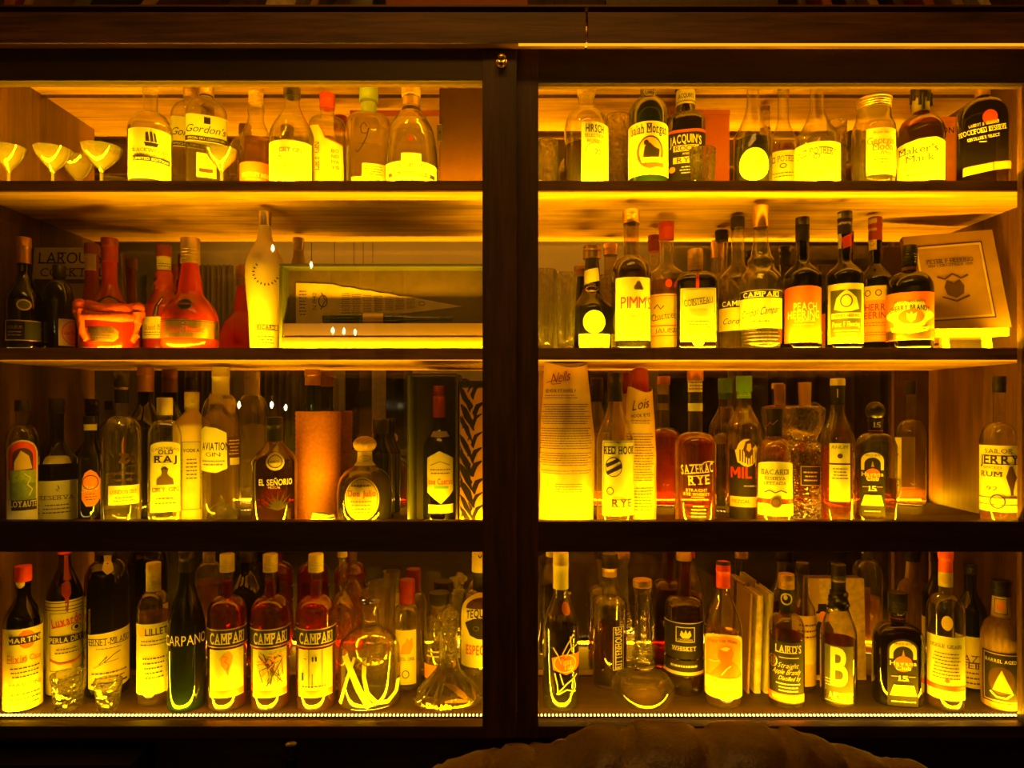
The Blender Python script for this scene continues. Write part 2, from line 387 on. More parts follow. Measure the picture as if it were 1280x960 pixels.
# ---------------------------------------------------------------- bottles
def interp(secs, z):
    if z <= secs[0][0]: return secs[0]
    for a, b in zip(secs, secs[1:]):
        if z <= b[0]:
            t = (z - a[0]) / max(1e-9, b[0] - a[0]); return tuple(p + (q - p) * t for p, q in zip(a, b))
    return secs[-1]
def smoothsecs(prof, dr, n, rn):
    """prof: (z, r) -> rings; squareness n and depth ratio dr fade out towards the neck"""
    R = max(r for z, r in prof); out = []
    for z, r in prof:
        k = min(1, max(0, (r - rn) / max(1e-6, R - rn))); k = k ** .5
        out.append((z, r, r * (1 + (dr - 1) * k), 2 + (n - 2) * k))
    return out
SF = {}
def bottle(name, label, row, cx, w, top, s0, s1, nw, y=None, glass='glass', liq=None, lev=None, cap=None, labels=(), neck=(), n=2, dr=1,
           shape='round', yaw=None, group=None, cat='bottle', prof=None, extra=None, lean=0, foot=1, pad=0, base_dz=0, neck_name='neck_label'):
    """everything measured in photo pixels: centre cx, body width w, top y, shoulder start s0, neck start s1, neck width nw"""
    yy = .06 if y is None else y
    for _ in range(3):
        s = S(yy); th = atan2((cx - CX) / s, DC + yy); R = w * cos(th) / 2 / s
        if y is None: yy = .016 + R * (dr if dr < 1 else 1) + pad + (R * abs(sin(th)) * .5 if dr < 1 else 0)
    s = S(yy); ct = cos(th); zb = ROWZ[row] + .0003 + base_dz
    Z = lambda py: H - (py - CY) / s - zb
    sf = s / (1 - R * (dr if dr < 1 else 1) * ct / (DC + yy)); ZF = lambda py: H - (py - CY) / sf - zb
    W = lambda px: px * ct / 2 / s
    rn = W(nw); zt = Z(cap[1]) if cap else Z(top)
    z0, z1 = Z(s0), Z(s1)
    if prof:
        P = [(Z(py), W(pw)) for py, pw in prof]; P.sort()
        # smooth the measured outline
        Q = []
        for i in range(len(P) - 1):
            p0, p1, p2, p3 = P[max(i - 1, 0)], P[i], P[i + 1], P[min(i + 2, len(P) - 1)]
            for k in range(4):
                t = k / 4
                r = .5 * (2 * p1[1] + (p2[1] - p0[1]) * t + (2 * p0[1] - 5 * p1[1] + 4 * p2[1] - p3[1]) * t * t + (3 * p1[1] - p0[1] - 3 * p2[1] + p3[1]) * t ** 3)
                Q.append((p1[0] + (p2[0] - p1[0]) * t, max(r, .002)))
        Q.append(P[-1]); R = max(r for z, r in Q)
        P = [(0, Q[0][1] * .9)] + [(max(z, .002 + .0005 * i), r) for i, (z, r) in enumerate(Q)]
        if P[-1][0] < zt: P.append((zt, P[-1][1]))
    else:
        P = [(0, R * .90), (.0012, R * .955), (.004, R * .99), (.008, R)]
        if z0 > .03: P += [(z0 * .5, R)]
        for i in range(11):
            t = i / 10
            if shape == 'round':
                a = t * pi / 2; r = rn + (R - rn) * (cos(a) ** .85 if i < 10 else 0); z = z0 + (z1 - z0) * (sin(a) * .72 + t * .28)
            elif shape == 'square':
                r = rn + (R - rn) * (1 - t ** 3.2); z = z0 + (z1 - z0) * t
            elif shape == 'flare':      # concave, wine-carafe like
                r = rn + (R - rn) * (1 - t) ** 1.5 * (1 - .15 * t); z = z0 + (z1 - z0) * t
            else:
                r = rn + (R - rn) * (.5 + .5 * cos(pi * t)) ** .92; z = z0 + (z1 - z0) * t
            P.append((z, r))
        if zt - z1 > .012: P += [(zt - .006, rn), (zt - .005, rn * 1.1), (zt - .001, rn * 1.1)]
        P.append((zt, rn * 1.02))
    P.sort(key=lambda p: p[0])
    secs = smoothsecs(P, dr, n, rn)
    rz = -th if yaw is None else radians(yaw)
    o = thing(name, label, cat, (PX(cx, yy), yy, zb), rz, group); SF[o.name] = sf
    mb = MB(); mb.loft(secs, glass, 36)
    mb.build('glass_body' if 'glass' in glass or 'crystal' in glass else 'body', o)
    if liq:
        zl = Z(lev) if lev else z0; lw = .0022; ls = [(max(z, .006), max(rx - lw, .001), max(ry - lw, .001), nn) for z, rx, ry, nn in secs if .004 < z < zl - .001]
        e = interp(secs, zl); ls.append((zl, max(e[1] - lw, .001), max(e[2] - lw, .001), e[3]))
        f0 = interp(secs, .006); ls = [(.006, f0[1] * .8, f0[2] * .8, f0[3])] + [q for q in ls if q[0] > .0065]
        m2 = MB(); m2.loft(ls, liq, 36); m2.build('liquid', o)
    ztop = zt
    if cap:     # (mat, bottom_py, top_py, width_px, style)
        cm, cb, ctp, cw, cs = cap; a, b, r = Z(cb) - .003, Z(ctp), W(cw); cb_ = MB(); ztop = b
        rr = max(r, rn * 1.14)
        if cs == 'plain': cb_.loft([(a, rr, rr, 2), (b - .0015, rr, rr, 2), (b, rr - .0012, rr - .0012, 2)], cm, 28)
        elif cs == 'screw':
            q = [(a, rr, rr, 2)]; k = 4
            for i in range(k): zz = a + (b - a) * (.12 + .5 * i / k); q += [(zz, rr, rr, 2), (zz + .0006, rr * .96, rr * .96, 2), (zz + .0012, rr * .96, rr * .96, 2), (zz + .0018, rr, rr, 2)]
            q += [(b - .0015, rr, rr, 2), (b, rr - .0012, rr - .0012, 2)]; cb_.loft(q, cm, 28)
        elif cs == 'foil': cb_.loft([(a, rn * 1.12, rn * 1.12, 2), (a + (b - a) * .45, rn * 1.1, rn * 1.1, 2), (a + (b - a) * .62, rr, rr, 2), (a + (b - a) * .64, rr * 1.04, rr * 1.04, 2), (a + (b - a) * .68, rr * 1.04, rr * 1.04, 2), (a + (b - a) * .7, rr, rr, 2), (b - .001, rr, rr, 2), (b, rr * .9, rr * .9, 2)], cm, 28)
        elif cs == 'ball':
            c, rh = (a + b) / 2, (b - a) / 2; cb_.loft([(c - rh * cos(pi * i / 10), max(.0008, r * sin(pi * i / 10)), max(.0008, r * sin(pi * i / 10)), 2) for i in range(11)], cm, 28)
        elif cs == 'cork': cb_.loft([(a, r * .9, r * .9, 2), (b - .001, r, r, 2), (b, r * .93, r * .93, 2)], cm, 24)
        elif cs == 'bar':   # wide stopper on a narrow plug
            cb_.loft([(a, rn * 1.12, rn * 1.12, 2), (a + (b - a) * .3, rn * 1.12, rn * 1.12, 2), (a + (b - a) * .34, r, r, 2), (b - .001, r, r, 2), (b, r * .94, r * .94, 2)], cm, 28)
        cb_.build('stopper' if cs in ('ball', 'cork', 'bar') else 'cap', o)
    full = secs if ztop <= zt else secs + [(ztop, secs[-1][1] * 1.12, secs[-1][2] * 1.12, 2)]
    def mk(items, pname, Z=Z, s=s):
        it0 = items[0]
        if it0[0] in ('r', 'arch', 'frame', 'lines'): zm = (Z(it0[2]) + Z(it0[4])) / 2
        elif it0[0] in ('poly', 'stroke'): zm = Z(sum(p[1] for p in it0[1]) / len(it0[1]))
        elif it0[0] == 't': zm = Z(it0[3])
        else: zm = Z(it0[2])
        e = interp(full, zm); rx, ry, nn = e[1], e[2], e[3]
        T, A = [], [0]
        for i in range(0, 361):
            t = radians(i - 180); c, q = sin(t), cos(t); ee = 2 / nn
            T.append((math.copysign(abs(c) ** ee, c), -math.copysign(abs(q) ** ee, q)))
        for i in range(1, 361): A.append(A[-1] + sqrt(((T[i][0] - T[i - 1][0]) * rx) ** 2 + ((T[i][1] - T[i - 1][1]) * ry) ** 2))
        mid = A[180]; A = [a - mid for a in A]
        def U(px):
            x = (px - cx) * ct / s / rx; x = max(-.992, min(.992, x))
            lo, hi = 90, 270
            for _ in range(20):
                m_ = (lo + hi) / 2; i = int(m_); fx = T[i][0] + (T[min(i + 1, 360)][0] - T[i][0]) * (m_ - i)
                if fx < x: lo = m_
                else: hi = m_
            i = int(lo); return A[i] + (A[min(i + 1, 360)] - A[i]) * (lo - i)
        def mp(u, z, off):
            lo, hi = 0, 360
            while hi - lo > 1:
                m_ = (lo + hi) // 2
                if A[m_] <= u: lo = m_
                else: hi = m_
            t = (u - A[lo]) / max(1e-9, A[hi] - A[lo]); t = max(0, min(1, t))
            x = T[lo][0] + (T[hi][0] - T[lo][0]) * t; yv = T[lo][1] + (T[hi][1] - T[lo][1]) * t
            e2 = interp(full, max(z, .0092)); return (x * (e2[1] + off), yv * (e2[2] + off), z)
        m3 = MB(); draw(m3, items, mp, U, Z, s, step=max(.0025, rx * .14)); m3.build(pname, o)
    for its in labels: mk(its, 'label', ZF, s)
    sn = s / (1 - rn * ct / (DC + yy)); ZN = lambda py: H - (py - CY) / sn - zb
    for its in neck: mk(its, neck_name, ZN, s)
    if extra: extra(o, Z, W, s, R, yy, secs)
    if lean: o.rotation_euler = (0, radians(lean), rz)
    return o
def etched(o, Z, s, R, secs, cx, items, name='printed_mark'):
    """print applied on the glass itself"""
    c = atan2(o.location.x, DC + o.location.y); sf = SF[o.name]; zb = o.location.z
    Z = lambda py: H - (py - CY) / sf - zb
    def U(px): return (px - cx) * cos(c) / s
    def mp(u, z, off):
        e = interp(secs, z); r = e[1] + off; t = max(-.98, min(.98, u / r)); return (r * t, -(e[2] + off) * sqrt(1 - t * t), z)
    m = MB(); draw(m, items, mp, U, Z, s, step=.004, base_off=.0006); return m.build(name, o)
def drips(o, Z, W, s, py, w, mat):
    m = MB(); r = W(w) * 1.05; rnd = random.Random(3); z0 = Z(py)
    m.loft([(z0 - .001, r * .98, r * .98, 2), (z0 + .004, r, r, 2)], mat, 24)
    for a, L in ((-1.3, .012), (-.7, .008), (-.1, .020), (.25, .030), (.8, .014), (1.4, .022), (2.2, .012), (3.0, .02), (4.2, .014)):
        m.tube([(r * sin(a), -r * cos(a), z0 + .002), (r * sin(a), -r * cos(a), z0 - L * .6), (r * 1.01 * sin(a), -r * 1.01 * cos(a), z0 - L)], [.003, .0024, .0028], mat, 8)
    m.build('wax_drips', o)
def waxlump(o, Z, W, s, y0, y1, w, mat):
    m = MB(); r = W(w); a, b = Z(y1), Z(y0); seg = 28; rnd = random.Random(9); vs, fs = [], []
    K = 9
    for j in range(K + 1):
        z = a + (b - a) * j / K; e = r * (1.15 - .25 * j / K)
        for i in range(seg):
            t = 2 * pi * i / seg; q = e * (1 + .10 * sin(3 * t + j * 1.3) + .07 * sin(7 * t - j * 2)); vs.append((q * sin(t), -q * cos(t), z))
    for j in range(K):
        for i in range(seg): fs.append((j * seg + i, j * seg + (i + 1) % seg, (j + 1) * seg + (i + 1) % seg, (j + 1) * seg + i))
    fs += [tuple(range(seg)), tuple(range(K * seg, K * seg + seg))]
    m.add(vs, fs, mat, True); m.build('wax_seal', o)
# ---------------------------------------------------------------- room
def rbox(name, *a, mat='wall_paint', bevel=0):
    m = MB(); m.box(*a, mat); return struct(m, name, bevel)
RX = 4.0
rbox('floor', -RX, RX, -4.3, .45, -.05, 0, mat='floor_wood')
rbox('ceiling', -RX, RX, -4.3, .45, 2.75, 2.8, mat='wall_paint')
rbox('wall_back', -RX, RX, .37, .45, 0, 2.75, mat='walnut_up')
rbox('wall_left', -RX - .08, -RX, -4.3, .45, 0, 2.75)
rbox('wall_right', RX, RX + .08, -4.3, .45, 0, 2.75)
rbox('wall_front', -RX, RX, -4.38, -4.3, 0, 2.75)
WY = -4.3
def window(n, x0, x1, z0, z1):
    w = MB()
    w.box(x0 - .05, x1 + .05, WY, WY + .05, z0 - .05, z0, 'tan_paper'); w.box(x0 - .05, x1 + .05, WY, WY + .05, z1, z1 + .05, 'tan_paper')
    w.box(x0 - .05, x0, WY, WY + .05, z0, z1, 'tan_paper'); w.box(x1, x1 + .05, WY, WY + .05, z0, z1, 'tan_paper')
    w.box((x0 + x1) / 2 - .06, (x0 + x1) / 2 + .06, WY, WY + .04, z0, z1, 'tan_paper')
    o = struct(w, 'window_%d' % n); p = MB(); p.box(x0, x1, WY, WY + .015, z0, z1, 'night_pane'); p.build('window_pane', o)
window(1, -1.47, -.87, .9, 2.4)
window(2, .55, 1.9, .8, 2.4)
window(3, -3.15, -2.85, .8, 2.4)
def curtain(x0, x1, label):
    m = MB(); n = 60; vs = []
    for z in (.03, 2.5):
        for i in range(n + 1):
            x = x0 + (x1 - x0) * i / n; vs.append((x, WY + .13 + .035 * sin(i * .9) + .01 * sin(i * 2.3), z))
    N = n + 1; k = len(vs)
    vs += [(x, y - .01, z) for x, y, z in vs]
    fs = [(i, i + 1, N + i + 1, N + i) for i in range(n)] + [(k + i, k + N + i, k + N + i + 1, k + i + 1) for i in range(n)]
    fs += [(0, N, k + N, k), (n, k + n, k + N + n, N + n)] + [(i, k + i, k + i + 1, i + 1) for i in range(n)] + [(N + i, N + i + 1, k + N + i + 1, k + N + i) for i in range(n)]
    m.add(vs, fs, 'curtain', True); tag(m.build('curtain'), label, 'curtain', None)
curtain(-2.82, -2.42, 'brown pleated curtain mirrored behind the hollow open presentation box')
curtain(-2.2, -1.68, 'brown pleated curtain mirrored beside the dark window')
curtain(1.95, 3.6, 'wide brown curtain mirrored behind the coffee coloured bottles')

# ---------------------------------------------------------------- the bar cabinet
cab = thing('bar_cabinet', 'dark walnut bar cabinet with lit shelves and sliding glass doors', 'cabinet', (0, 0, 0))
XL, XR = -1.032, 1.03
def part(name, boxes, parent=cab, bevel=0, label=None):
    m = MB()
    for b in boxes: m.box(*b)
    return m.build(name, parent, bevel, label)
part('side_panel', [(XL - .03, XL, 0, .36, .0, H + .70, 'side_wood')], bevel=.0015)
part('side_panel', [(XR, XR + .03, 0, .36, .0, H + .70, 'side_wood')], bevel=.0015)
part('back_panel', [(XL, XR, MIRROR_Y + .007, .36, 0, H + .70, 'side_wood')])
part('mirror', [(XL + .0005, XR - .0005, MIRROR_Y, MIRROR_Y + .006, H - .58, H + .402, 'smoked_mirror')], label='smoked mirror lining the back of the shelves')
part('mirror', [(XL + .0005, XR - .0005, MIRROR_Y, MIRROR_Y + .006, H + .4225, H + .668, 'smoked_mirror')], label='smoked mirror behind the highest shelf')
part('top_board', [(XL - .03, XR + .03, -.064, .36, H + .679, H + .702, 'shelf_wood')])
part('fascia_board', [(-1.25, PX(732, -.08), -.085, -.065, PZ(54, -.085), PZ(15, -.085), 'walnut')], bevel=.001)
part('fascia_board', [(PX(734.5, -.08), 1.25, -.085, -.065, PZ(54, -.085), PZ(15, -.085), 'walnut')], bevel=.001)
part('top_board', [(-1.25, 1.25, -.0849, .36, H + .7025, H + .706, 'walnut')], label='thin dark board the books stand on')
def shelf(rt, zt, zb, nose, grv=0):
    sh = part('shelf', [(XL, XR, .001, MIRROR_Y - .0005, zb, rt - .0012, 'shelf_wood')])
    m = MB(); m.box(XL, XR, .001, MIRROR_Y - .0005, rt - .0012, rt, 'shelf_top'); m.build('shelf_veneer', sh)
    m = MB(); m.box(XL, XR, -.006, 0, zb, nose, 'walnut'); m.build('shelf_edge', sh, .0008)
    return sh
shelf(ROWZ[1], 0, H + .4015, H + .421)
shelf(ROWZ[2], 0, H + .0833, H + .106)
shelf(ROWZ[3], 0, H - .268, H - .240)
shelf(ROWZ[4], 0, H - .622, H - .600)
part('plinth', [(XL, XR, .04, .33, .02, H - .622, 'door_wood')])
part('lower_shelf', [(XL, XR, -.26, .04, .40, .425, 'door_wood')], bevel=.002)
part('lower_panel', [(XL, XR, -.24, .04, .02, .40, 'door_wood')])
part('lower_panel', [(PX(172, -.02) - .9, PX(172, -.02), -.045, .038, .426, H - .66, 'black')], label='dark closed cupboard front')
# sliding doors
def door(y0, y1, xa, xb, st, hd, mid, bot, name='door'):
    """xa, xb outer edges; st stile openings; rails as (top, bottom) heights"""
    d = bpy.data.objects.new('door', None); COL.objects.link(d); d.parent = cab
    for (a, b) in hd:
        m = MB(); m.box(xa, xb, y0, y1, a, b, 'door_wood'); m.build('rail', d, .0012)
    for (a, b) in st:
        m = MB(); m.box(a, b, y0 - .0006, y1 + .0006, mid, bot, 'door_wood_up'); m.build('stile', d, .0012)
    m = MB(); ym = (y0 + y1) / 2
    m.box(min(p for q in st for p in q) + .005, max(p for q in st for p in q) - .005, ym - .0015, ym + .0015, mid + .01, bot - .02, 'pane'); m.build('glass_pane', d)
    return d
zs = lambda py, y: PZ(py, y)
yl, yr = -.062, -.034
dl = door(yl, yl + .025, -1.2, PX(646, yl), [(PX(603, yl), PX(646, yl)), (-1.2, -1.14)],
          [(zs(101, yl), zs(59, yl)), (zs(690, yl), zs(652, yl)), (zs(923, yl), zs(908, yl))], zs(923, yl), zs(58, yl))
dr_ = door(yr, yr + .025, PX(632, yr), 1.22, [(PX(632, yr), PX(673, yr)), (PX(1284, yr), 1.22)],
           [(zs(104, yr), zs(59, yr)), (zs(690, yr), zs(652, yr)), (zs(923, yr), zs(908, yr))], zs(923, yr), zs(58, yr))
m = MB(); r = .010
m.loft([(0, r * 1.05, r * 1.05, 2), (.003, r, r, 2), (.004, r * .55, r * .55, 2), (.010, r * .5, r * .5, 2), (.012, r * .8, r * .8, 2), (.018, r * .86, r * .86, 2), (.023, r * .6, r * .6, 2), (.025, r * .2, r * .2, 2)], 'brass', 24)
k = m.build('knob', dl, label='small brass knob'); k.rotation_euler = (pi / 2, 0, 0); k.location = (PX(627, yl), yl - .0005, zs(79, yl))
# ---------------------------------------------------------------- LED strips
def strip(row, y0, x0, x1, name_label, dots=True):
    z = ROWZ[row]; m = MB(); m.box(x0, x1, y0, y0 + .008, z + .0002, z + .0014, 'tape'); t = m.build('light_strip', cab, label=name_label)
    m = MB(); x = x0 + .004
    while x < x1 - .004:
        m.box(x, x + .0030, y0 + .0016, y0 + .0060, z + .0014, z + .0040, 'led'); x += .0072
    m.build('lamp_row', t); return t
strip(1, .0015, XL + .01, XR - .01, 'light strip along the front of the shelf')
strip(2, .0015, XL + .01, XR - .01, 'light strip along the front of the shelf')
strip(3, .0015, XL + .01, XR - .01, 'light strip along the front of the shelf')
strip(4, .0015, XL + .01, XR - .01, 'bright light strip along the front of the bottommost shelf')
emit('leak_glow', (1, .42, .012), .9)  # glow put in place of light leaking through the gap above the door
m = MB(); m.box(PX(648, -.075), 1.2, -.0845, -.079, PZ(55.8, -.084), PZ(53.9, -.084), 'leak_glow'); m.build('light_strip', cab, label='thin glowing bar standing in for light leaking under the fascia')
def area(name, x0, x1, y, z, d, power, size=.006, col=LEDC):
    L = bpy.data.lights.new(name, 'AREA'); L.shape = 'RECTANGLE'; L.size = x1 - x0; L.size_y = size; L.energy = power; L.color = col
    o = bpy.data.objects.new(name, L); COL.objects.link(o); o.location = ((x0 + x1) / 2, y, z)
    o.rotation_euler = Vector(d).to_track_quat('-Z', 'Y').to_euler(); return o
XM = .01
PW = {(1, 0): 4.7, (1, 1): 5.6, (2, 0): 2.3, (2, 1): 5.6, (3, 0): 3.0, (3, 1): 3.8, (4, 0): 3.4, (4, 1): 2.9}
for (row, sd), p in PW.items():
    a, b = ((XL + .02, XM) if sd == 0 else (XM, XR - .02))
    if (row, sd) in ((2, 0), (3, 0)): a = -.80
    area('strip_light', a, b, .0030, ROWZ[row] + .0056, (0, .38, .92), p * (2.0 if row < 3 else 2.1))
area('added_room_fill', -.5, .5, -1.05, 2.72, (0, -.25, -1), 9, .6, (1, .43, .05))  # added fill without a fixture, lifts the dim room
area('added_wall_fill', -2.6, 1.2, -3.75, 2.72, (0, -.75, -.8), 12, .08, (1, .50, .04))  # added washer, no fixture; brightens the wall seen in the mirror
# ---------------------------------------------------------------- hanging lamps behind the camera, seen in the panes
def hanging(px, py, yl_, label):
    vd = DC + 2 * (-.0495) - yl_; X = (px - CX) * vd / F; Z = H - (py - CY) * vd / F
    o = thing('candle_lamp', label, 'lamp', (X, yl_, Z), 0, 'small hanging candle lamps mirrored in the panes')
    m = MB(); m.loft([(-.022 + .044 * i / 8, max(.001, .011 * sin(pi * i / 8) * (1.1 - .05 * i)), max(.001, .011 * sin(pi * i / 8) * (1.1 - .05 * i)), 2) for i in range(9)], 'candle', 14); m.build('bulb', o)
    m = MB(); m.loft([(.019, .008, .008, 2), (.05, .008, .008, 2), (.055, .003, .003, 2)], 'brass', 14); m.build('socket', o)
    m = MB(); m.tube([(0, 0, .054), (0, 0, 2.748 - Z)], .002, 'black', 6); m.build('cord', o)
for i, (a, b, c) in enumerate([(416, 413, -2.5), (430, 414, -2.6), (444, 415, -2.7), (341, 310, -2.4), (389, 331, -2.55), (299, 506, -2.45), (357, 509, -2.6)]):
    hanging(a, b, c, 'small glowing candle lamp reflected as a white dot in the glass')

# ---------------------------------------------------------------- leather sofa back in front of the cabinet
def sofa():
    Y0 = -.36; o = thing('armchair', 'tufted brown leather armchair back below the lit cabinet', 'armchair', (.33, Y0 - .3, 0))
    s = S(Y0); ox, oy = .33, Y0 - .3
    pts = [(520, 975), (560, 958), (600, 947), (640, 938), (665, 936), (688, 939), (710, 927), (755, 912), (800, 908), (860, 911), (874, 913), (930, 909), (985, 913), (1020, 925), (1060, 938), (1100, 948), (1150, 958), (1190, 975)]
    xs = [PX(p[0], Y0) for p in pts]; zs_ = [PZ(p[1], Y0) for p in pts]
    def top(x):
        for i in range(len(xs) - 1):
            if xs[i] <= x <= xs[i + 1]:
                t = (x - xs[i]) / (xs[i + 1] - xs[i]); t = t * t * (3 - 2 * t); return zs_[i] + (zs_[i + 1] - zs_[i]) * t
        return zs_[-1]
    m = MB(); nx, nt = 90, 34; vs = []
    for i in range(nx + 1):
        x = xs[0] + (xs[-1] - xs[0]) * i / nx; zt = top(x)
        for j in range(nt + 1):
            a = j / nt
            # section: down the camera side, over the rolled top, down the far side
            if a < .4: y, z = -.075 - .01 * sin(a * 8), .42 + (zt - .06 - .42) * (a / .4)
            elif a < .7: b = (a - .4) / .3 * pi; y, z = -.075 * cos(b), zt - .06 + .06 * sin(b)
            else: y, z = .075, zt - .06 - (zt - .06 - .42) * ((a - .7) / .3)
            u, v = x / .105, z / .10
            d1 = abs((u + v) % 1 - .5); d2 = abs((u - v) % 1 - .5); crease = max(0, 1 - (.5 - max(d1, d2)) / .16)
            k = -.010 * crease ** 2
            yy = y * (1 + k * 8)
            vs.append((x - ox, yy + .3, z + (k if .4 < a < .7 else 0)))
    N = nt + 1
    fs = [(i * N + j, (i + 1) * N + j, (i + 1) * N + j + 1, i * N + j + 1) for i in range(nx) for j in range(nt)]
    fs += [tuple(range(N)), tuple(reversed(range(nx * N, nx * N + N)))] + [(i * N, i * N + nt, (i + 1) * N + nt, (i + 1) * N) for i in range(nx)]
    m.add(vs, fs, 'leather', True); m.build('backrest', o)
    m = MB(); w0, w1 = xs[0] - ox, xs[-1] - ox
    m.box(w0 + .03, w1 - .03, -.25, .22, .27, .43, 'leather'); m.build('seat', o, .03)
    for a, b in ((w0 - .02, w0 + .07), (w1 - .07, w1 + .02)):
        m = MB(); m.box(a, b, -.26, .24, .14, .60, 'leather'); m.build('armrest', o, .03)
    for a in (w0 + .04, w1 - .04):
        for b in (-.22, .30):
            m = MB(); m.loft([(0, .014, .014, 2), (.02, .02, .02, 2), (.145 if b < 0 else .44, .026, .026, 2)], 'walnut_up', 16); m.build('leg', o, loc=(a, b, 0))
sofa()
# ---------------------------------------------------------------- books on top
TOPZ = H + .7063
def book(name, label, x, y, z, w, d, h, cover, tilt=0, rz=0, group=None, flat=False, items=None, spine=True, tilty=0):
    """closed book, spine towards -y; w thickness, d depth, h height; base point at the lower left front corner"""
    o = thing(name, label, 'book', (x, y, z), radians(rz), group)
    R = Matrix.Rotation(radians(tilt), 4, 'Y')
    def T(m): 
        m.v = [tuple(R @ Vector(v)) for v in m.v]; return m
    t = .0022
    m = MB(); m.box(0, t, 0, d, 0, h, cover); m.box(w - t, w, 0, d, 0, h, cover); 
    n = 6; vs = []
    for k in range(n + 1):
        a = pi * k / n; vs += [(w / 2 - w / 2 * cos(a), -.004 * sin(a), 0), (w / 2 - w / 2 * cos(a), -.004 * sin(a), h)]
    vs += [(0, .0015, 0), (0, .0015, h), (w, .0015, 0), (w, .0015, h)]
    fs = [(2 * k, 2 * k + 2, 2 * k + 3, 2 * k + 1) for k in range(n)] + [(2 * n + 2, 2 * n + 4, 2 * n + 5, 2 * n + 3)]
    m.add(vs, fs, cover, True); T(m).build('cover', o)
    m = MB(); m.box(t, w - t, .002, d - .004, .003, h - .003, 'pages'); T(m).build('pages', o)
    return o
def lay(o, rx=0, ry=0, rz=0): o.rotation_euler = (radians(rx), radians(ry), radians(rz)); return o
GB = 'old books on top of the cabinet'
xx = [(0, 18, 'book_red', -16, 'red brown'), (22, 14, 'book_tan', -20, 'tan'), (40, 12, 'book_dark', -24, 'dark')]
bt = lambda px: PX(px, -.05)
book('book', 'red brown book leaning over at the end of the cabinet top', bt(2), -.05, TOPZ + .020 * sin(radians(14)) + .0004, .020, .15, .20, 'book_red', 14)
book('book', 'tan book leaning beside the red brown book on the cabinet top', bt(26), -.05, TOPZ + .016 * sin(radians(18)) + .0004, .016, .15, .20, 'book_tan', 18)
book('book', 'dim grey book leaning on the tan book on the cabinet top', bt(82), -.04, TOPZ + .030 * sin(radians(24)) + .0004, .030, .15, .21, 'box_green', 24)
book('book', 'brown book leaning steeply on the cabinet top above the tall gin bottle', bt(165), -.04, TOPZ + .022 * sin(radians(38)) + .0004, .022, .15, .20, 'book_tan', 38)
book('book', 'thick pale book with a worn spine tilted over on the cabinet top', bt(333), -.055, TOPZ + .050 * sin(radians(20)) + .0004, .050, .15, .19, 'pages', 20)
book('book', 'brown book tilted against the thick pale book on the cabinet top', bt(384), -.05, TOPZ + .014 * sin(radians(18)) + .0004, .014, .15, .045, 'book_tan', 18)
book('book', 'upright grey book beside the red box on the cabinet top', bt(434), -.04, TOPZ + .045 * sin(radians(0)) + .0004, .045, .15, .21, 'box_green', 0)
o = book('book', 'large dark leather book lying flat on the cabinet top', 0, 0, 0, .032, .17, .31, 'dark_leather')
o.location = (bt(757), -.055, TOPZ + .0325); o.rotation_euler = (0, radians(90), 0)
for i, (px, tl, c, lb) in enumerate([(1000, -16, 'dark_leather', 'dark leather book leaning at the end of the flat leather volume'), (1032, -20, 'book_red', 'red leather book leaning among dark volumes'),
        (1062, -24, 'dark_leather', 'dark leather book leaning second after the red one'), (1090, -24, 'book_tan', 'tan book leaning in the row of leather volumes'),
        (1122, -26, 'dark_leather', 'dark leather book leaning beside the tan one'), (1160, -28, 'book_red', 'brownish red book leaning late in the leather row'),
        (1196, -30, 'book_tan', 'light brown book leaning near the end of the leather row'), (1230, -30, 'pages', 'pale bound book leaning at the very end of the row')]):
    th = .017; o = book('book', lb, bt(px), -.05, TOPZ + th * sin(radians(-tl)), th, .14, .19, c, tl, group=None)
def keepbox(name, label, x0, x1, y0, y1, z0, z1, mat, cat='box'):
    o = thing(name, label, cat, ((x0 + x1) / 2, (y0 + y1) / 2, z0)); w, d = (x1 - x0) / 2, (y1 - y0) / 2; h = z1 - z0
    m = MB(); m.box(-w, w, -d, d, 0, h * .62, mat); m.build('box_body', o, .002)
    m = MB(); m.box(-w - .0015, w + .0015, -d - .0015, d + .0015, h * .63, h, mat); m.build('lid', o, .002); return o
keepbox('storage_box', 'red lidded box standing on the cabinet top', bt(482), bt(660), -.05, .10, TOPZ, TOPZ + .09, 'book_red')
SHIP = [('poly', [(180, 178), (198, 178), (196, 183), (182, 183)], 'ink'), ('poly', [(182, 166), (185, 165), (187, 177), (182, 177)], 'ink'), ('poly', [(187, 165), (190, 164.5), (192, 177), (188, 177)], 'ink'), ('poly', [(191.5, 165), (194, 167), (196, 177), (193, 177)], 'ink'), ('r', 188.5, 161, 189.2, 178, 'ink')]
B2 = .155
